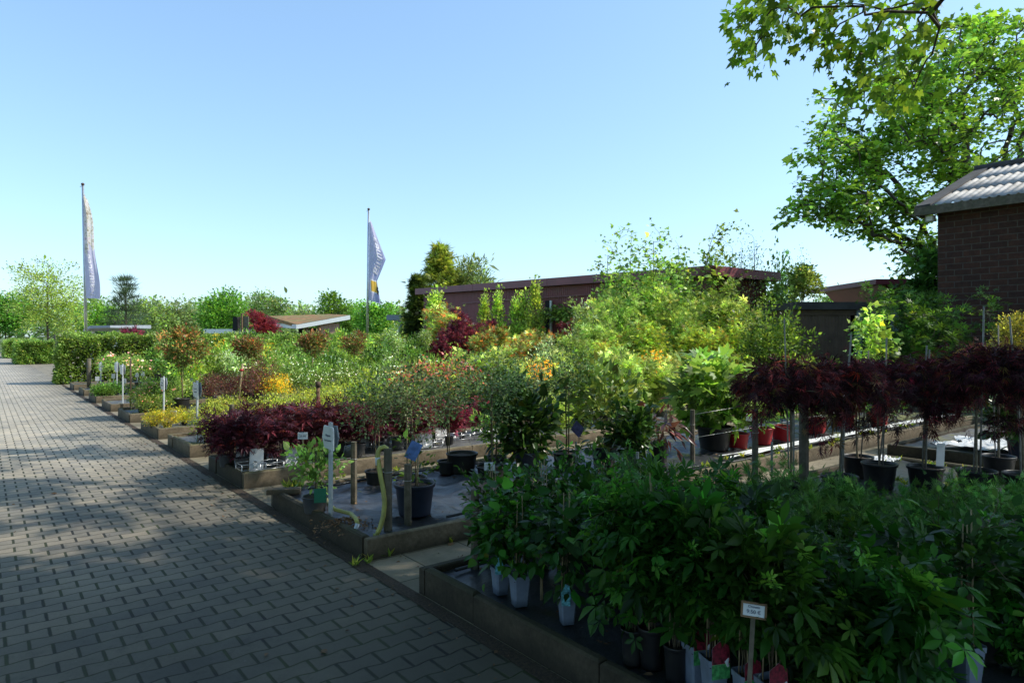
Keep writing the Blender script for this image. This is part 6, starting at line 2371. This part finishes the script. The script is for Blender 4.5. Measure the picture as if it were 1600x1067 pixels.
# yellow hose in two pieces
x, y = ground(587, 842, ZB)
hx, hy = x, y
ho = empty("garden_hose", (x, y, ZB), 0)
tag(ho, "pale yellow hose hooked over a timber post, bending to the ground", "hose")
px_top = PO["c"][1]
pts = []
for (px, py) in ((583, 846), (588, 838), (594, 824), (599, 806), (601, 786), (599, 766), (595, 745), (592, 726), (590, 714), (591, 706), (594, 700), (600, 698), (606, 702)):
    d = 5.12 + (5.20 - 5.12) * (846 - py) / 146
    pts.append((at(px, d) - x, d - y, max(.0, height(py, d) - ZB)))
b = MB()
b.tube(pts, .019, 10)
obj("tube", b.mesh("tube", M["hose"], True), ho)
b = MB()
b.tube([pts[8], (pts[8][0] + .004, pts[8][1], pts[8][2] - .06)], .021, 10)
obj("tape", b.mesh("tape", M["white_board"], True), ho)
x, y = ground(553, 832, ZB)
ho = empty("garden_hose", (x, y, ZB), 0)
tag(ho, "second shorter yellow hose curling down beside the hexagonal sign", "hose")
pts = []
for (px, py, zz) in ((508, 776, .02), (514, 788, .06), (524, 796, .05), (536, 799, .05), (548, 802, .06), (556, 810, .08), (559, 818, .07), (556, 827, .03), (552, 833, .01)):
    gx_, gy_ = ground(px, py, ZB + zz)
    pts.append((gx_ - x, gy_ - y, zz))
b = MB()
b.tube(pts[:-2], .017, 10)
obj("tube", b.mesh("tube", M["hose"], True), ho)
b = MB()
b.tube(pts[-3:], .019, 10)
obj("nozzle", b.mesh("nozzle", M["alu"], True), ho)

# labels on single plants
sap = roots.get("nearly bare staked sapling in dark blue pot with blue label")
sp = roots["bushy white flowered plant in slate pot beside the hexagonal sign"]


def card(root, x, y, z, w, h, m_, rz=0.0, roll=0.0, name="plant_label"):
    b = MB()
    b.board((-w / 2, -.0015, 0), (w, 0, 0), (0, .003, 0), (0, 0, h), .001)
    o = obj(name, b.mesh(name, M[m_]), root)
    s = root.scale
    c, sn = math.cos(-root.rotation_euler.z), math.sin(-root.rotation_euler.z)
    x, y = x / s[0], y / s[1]
    o.location = (x * c - y * sn, x * sn + y * c, z / s[2])
    o.scale = (1 / s[0], 1 / s[1], 1 / s[2])
    o.rotation_euler = (0, roll, rz - root.rotation_euler.z)
    return o


card(sap, -.02, -.16, .50, .10, .15, "card_blue", .1, .45)["label"] = "tilted blue printed label"
card(sp, .09, -.155, .12, .10, .12, "card_green", .2)["label"] = "dark green card on the pot rim"
mag = roots["open branched magnolia with long pale leaves"]
card(mag, -.36, -.20, .42, .13, .13, "card_purple", .2, .7)["label"] = "tilted purple picture label"
cre = [o for o in bpy.data.objects if o.parent is None and o.name.startswith("caned_creeper")]
card(cre[1], .05, -.09, .62, .06, .07, "card_teal", .1, .4)["label"] = "teal hanging label"
card(cre[0], .02, -.07, .70, .025, .07, "white_board", .1, .1)["label"] = "small white tag"
wms = [o for o in bpy.data.objects if o.parent is None and o.name.startswith("weeping_maple")]
card(wms[3], .11, -.05, .26, .085, .22, "white_board", .1, .05)["label"] = "pale card standing in the pot"
card(wms[3], .06, -.35, 1.12, .03, .12, "white_board", .3, -.3)["label"] = "curled white tag"
wall_c = roots["big bright shrub with large lobed leaves in slate tub"]
card(wall_c, .36, -.30, .42, .09, .09, "white_board", .2, .1)["label"] = "white tag"

# a brick and a grass tuft at the near bed corner, mulch heap
x, y = ground(447, 775, ZB)
b = MB()
b.board((-.17, -.05, 0), (.30, .05, 0), (-.02, .11, 0), (0, 0, .05), .008)
o = obj("concrete_block", b.mesh("concrete_block", M["kerb"]), loc=(x, y, ZB + .02))
tag(o, "loose concrete block lying at the near corner of second bed", "block")
x, y = ground(459, 768, ZB)
r = np.random.default_rng(3)
P = r.normal(0, .03, (90, 3)) * (1, 1, 0)
Dr = np.c_[r.normal(0, .5, (90, 2)), np.ones(90)]
v, t, c = leaves(P, Dr, r.uniform(.06, .16, 90), LANCE, palette(GREEN + OLIVE, 90, r), r)
o = obj("grass_tuft", np_mesh("grass_tuft", v, t, c, False, M["leaf"]), loc=(x, y, ZB))
tag(o, "green grass tuft growing beside the loose concrete block", "grass tuft")
mh = weeds(26, 4.5, 4.3, 0.004, .07, .03, 2.2) + weeds(30, 6.6, 5.5, .01, .07, .10, 3) + weeds(26, 4.62, 9.0, .16, .07, .08, 4) + weeds(40, 2.9, 7.9, .13, .08, .5, .9) + weeds(30, 7.3, 5, .004, .06, .05, 3)
v, t, c = merge(mh)
o = obj("weeds", np_mesh("weeds", v, t, c, False, M["leaf"]))
o["kind"] = "stuff"
tag(o, "small weeds sprouting along the kerbs and bed edges", "weeds")
x, y = ground(537, 822, ZB)
r = np.random.default_rng(31)
n = 420
P = np.c_[r.normal(0, .11, n), r.normal(0, .09, n), np.zeros(n)]
P[:, 2] = .05 * np.exp(-(P[:, 0] ** 2 + P[:, 1] ** 2) / .016) + r.uniform(0, .012, n)
v, t, c = leaves(P, r.normal(0, 1, (n, 3)) * (1, 1, .3), r.uniform(.015, .035, n), OVATE, np.ones((n, 3)), r)
o = obj("bark_mulch", np_mesh("bark_mulch", v, t, None, False, M["chips"]), loc=(x, y, ZB))
o["kind"] = "stuff"
tag(o, "small heap of reddish bark mulch beside the hose", "mulch")


# black drip pipes lying along the kerbs
def pipe(u, v0, v1, z, label, rr=.011):
    p0 = UV(u, v0)
    e = empty("drip_pipe", (*p0, z), 0)
    register(e, "pipe", "black drip pipes along the kerbs", label)
    P = []
    for t in np.linspace(v0, v1, 26):
        q = UV(u + .035 * math.sin(t * 1.7 + u) + .015 * math.sin(t * 4.1), t)
        P.append((q[0] - p0[0], q[1] - p0[1], .012 + .008 * math.sin(t * 2.3)))
    obj("tube", MB().tube(P, rr, 6).mesh("tube", M["pot_black"], True), e)


pipe(3.60, 2.4, 8.8, .135, "#, of black drip pipes lying along the kerbs")
pipe(4.68, 3.0, 14.5, .150, "#, of black drip pipes lying along the kerbs")
pipe(6.42, 2.5, 10.0, .150, "#, of black drip pipes lying along the kerbs")
pipe(7.62, 2.5, 13.0, .140, "#, of black drip pipes lying along the kerbs")


# crumpled white film
def film(u0, u1, v0, v1, z, label, amp=.05, n=46):
    r = np.random.default_rng(int(v0 * 10))
    s, t = np.meshgrid(np.linspace(0, 1, n), np.linspace(0, 1, n))
    edge = 1 + .25 * np.sin(t * 9 + 1) * (s - .5)
    uu = u0 + (u1 - u0) * (s * edge)
    vv = v0 + (v1 - v0) * (t + .05 * np.sin(s * 11))
    Z = np.zeros_like(s)
    for _ in range(22):
        w = r.normal(0, 1, 2) * r.uniform(6, 26)
        Z += np.abs(np.sin(s * w[0] + t * w[1] * 1.6 + r.uniform(0, 6))) ** 2
    Z = (Z - Z.min()) / (Z.max() - Z.min()) * amp
    X = U[0] * uu + V[0] * vv
    Y = U[1] * uu + V[1] * vv
    idx = np.arange(n * n).reshape(n, n)
    T = np.stack([idx[:-1, :-1], idx[:-1, 1:], idx[1:, 1:], idx[1:, :-1]], -1).reshape(-1, 4)[:, ::-1]
    me = np_mesh("plastic_film", np.c_[X.ravel(), Y.ravel(), z + Z.ravel()], T, None, True, M["foil"])
    o = obj("plastic_film", me)
    return tag(o, label, "plastic film")


film(2.6, 3.55, 10.2, 11.4, .14, "crumpled white plastic film on the right edge bed", .09)
film(4.72, 4.88, 7.4, 14.0, .165, "strip of white film rolled along the kerb below the red pots", .035)
film(3.45, 3.7, 8.0, 8.7, .15, "small crumpled white film between the weeping maple pots", .05)
x, y = ground(332, 690, ZB)
b = MB()
b.lathe([(0, .004), (.085, .004), (.09, .0), (.115, .2), (.125, .2), (.125, .215), (.112, .213), (.11, .15)], 20)
o = obj("magenta_bucket", b.mesh("magenta_bucket", M["pot_pink"], True), loc=(x, y, ZB))
tag(o, "magenta plastic bucket beside the post of fourth bed", "bucket")
# empty black pots waiting in the beds
EP = "empty black pots set down on the fabric"
for px, by, k in ((722, 738, 1.0), (970, 640, 1.1), (1000, 642, 1.2), (1020, 632, 1.0), (930, 915, 1.1), (1090, 652, 1.3), (1130, 645, 1.2)):
    x, y = ground(px, by, ZB)
    me, so = pot_mesh("round", .17, .22, "pot_black")
    o = empty("empty_pot", (x, y, ZB), 0)
    o.scale = (k, k, k)
    p_ = obj("pot", me, o)
    obj("soil", so, p_)
    register(o, "pot", EP, "#, of unplanted black pots set down in the beds")
for px, by in ((960, 652), (990, 646), (905, 655)):
    x, y = ground(px, by, ZB)
    me, so = pot_mesh("round", .14, .30, "pot_slate")
    o = empty("tall_pot", (x, y, ZB), 0)
    p_ = obj("pot", me, o)
    obj("soil", so, p_)
    register(o, "pot", "tall grey pots under the medium maples", "#, of tall grey pots under the medium maples")

finish_labels()

# ================================================================== LIGHT AND CAMERA
EL, AZ = math.radians(43), math.radians(2)      # the sun stands right of the view
world = bpy.data.worlds.new("World")
scn.world = world
world.use_nodes = True
wn = world.node_tree
bg = wn.nodes["Background"]
sky = wn.nodes.new("ShaderNodeTexSky")
sky.sky_type = "NISHITA"
sky.sun_disc = False
sky.sun_elevation = EL
sdir = np.array([math.cos(EL) * math.cos(AZ), math.cos(EL) * math.sin(AZ), math.sin(EL)])
sky.sun_rotation = math.atan2(sdir[0], sdir[1])
sky.air_density = 1.0
sky.dust_density = 1.0
sky.ozone_density = 1.0
g_ = NT(wn)
gm = g_.n("ShaderNodeGamma")        # hazy spring air: a softer step from the horizon to the zenith
gm.inputs["Gamma"].default_value = 0.70
g_.link(g_.mix(1.0, sky.outputs[0], (0.243, 0.261, 0.26), "MULTIPLY"), gm.inputs["Color"])
wn.links.new(g_.mix(1.0, gm.outputs[0], (5.15, 6.2, 7.2), "MULTIPLY"), bg.inputs["Color"])
bg.inputs["Strength"].default_value = 0.15

sl = bpy.data.lights.new("sun", "SUN")
sl.energy = 5.0
sl.angle = math.radians(.53)
sl.color = (1.0, .95, .84)
so = bpy.data.objects.new("sun", sl)
COL.objects.link(so)
from mathutils import Vector
so.rotation_euler = Vector(tuple(-sdir)).to_track_quat("-Z", "Y").to_euler()
so.location = tuple(sdir * 60)

cam = bpy.data.cameras.new("camera")
cam.sensor_width = 36
cam.lens = F / 1600 * 36
cam.shift_y = -(533.5 - CY) / 1600
cam.clip_start = .05
cam.clip_end = 3000
co = bpy.data.objects.new("camera", cam)
COL.objects.link(co)
co.location = (0, 0, EYE)
co.rotation_euler = (PI / 2, 0, 0)
scn.camera = co
scn.render.resolution_x, scn.render.resolution_y = 1024, 682
scn.view_settings.view_transform = "Standard"
scn.view_settings.look = "None"
scn.view_settings.exposure = 0
scn.view_settings.gamma = 1
scn.render.engine = "CYCLES"
scn.cycles.max_bounces = 8
scn.cycles.diffuse_bounces = 3
scn.cycles.glossy_bounces = 2
scn.cycles.transmission_bounces = 4
scn.cycles.use_denoising = True
scn.cycles.sample_clamp_indirect = 4
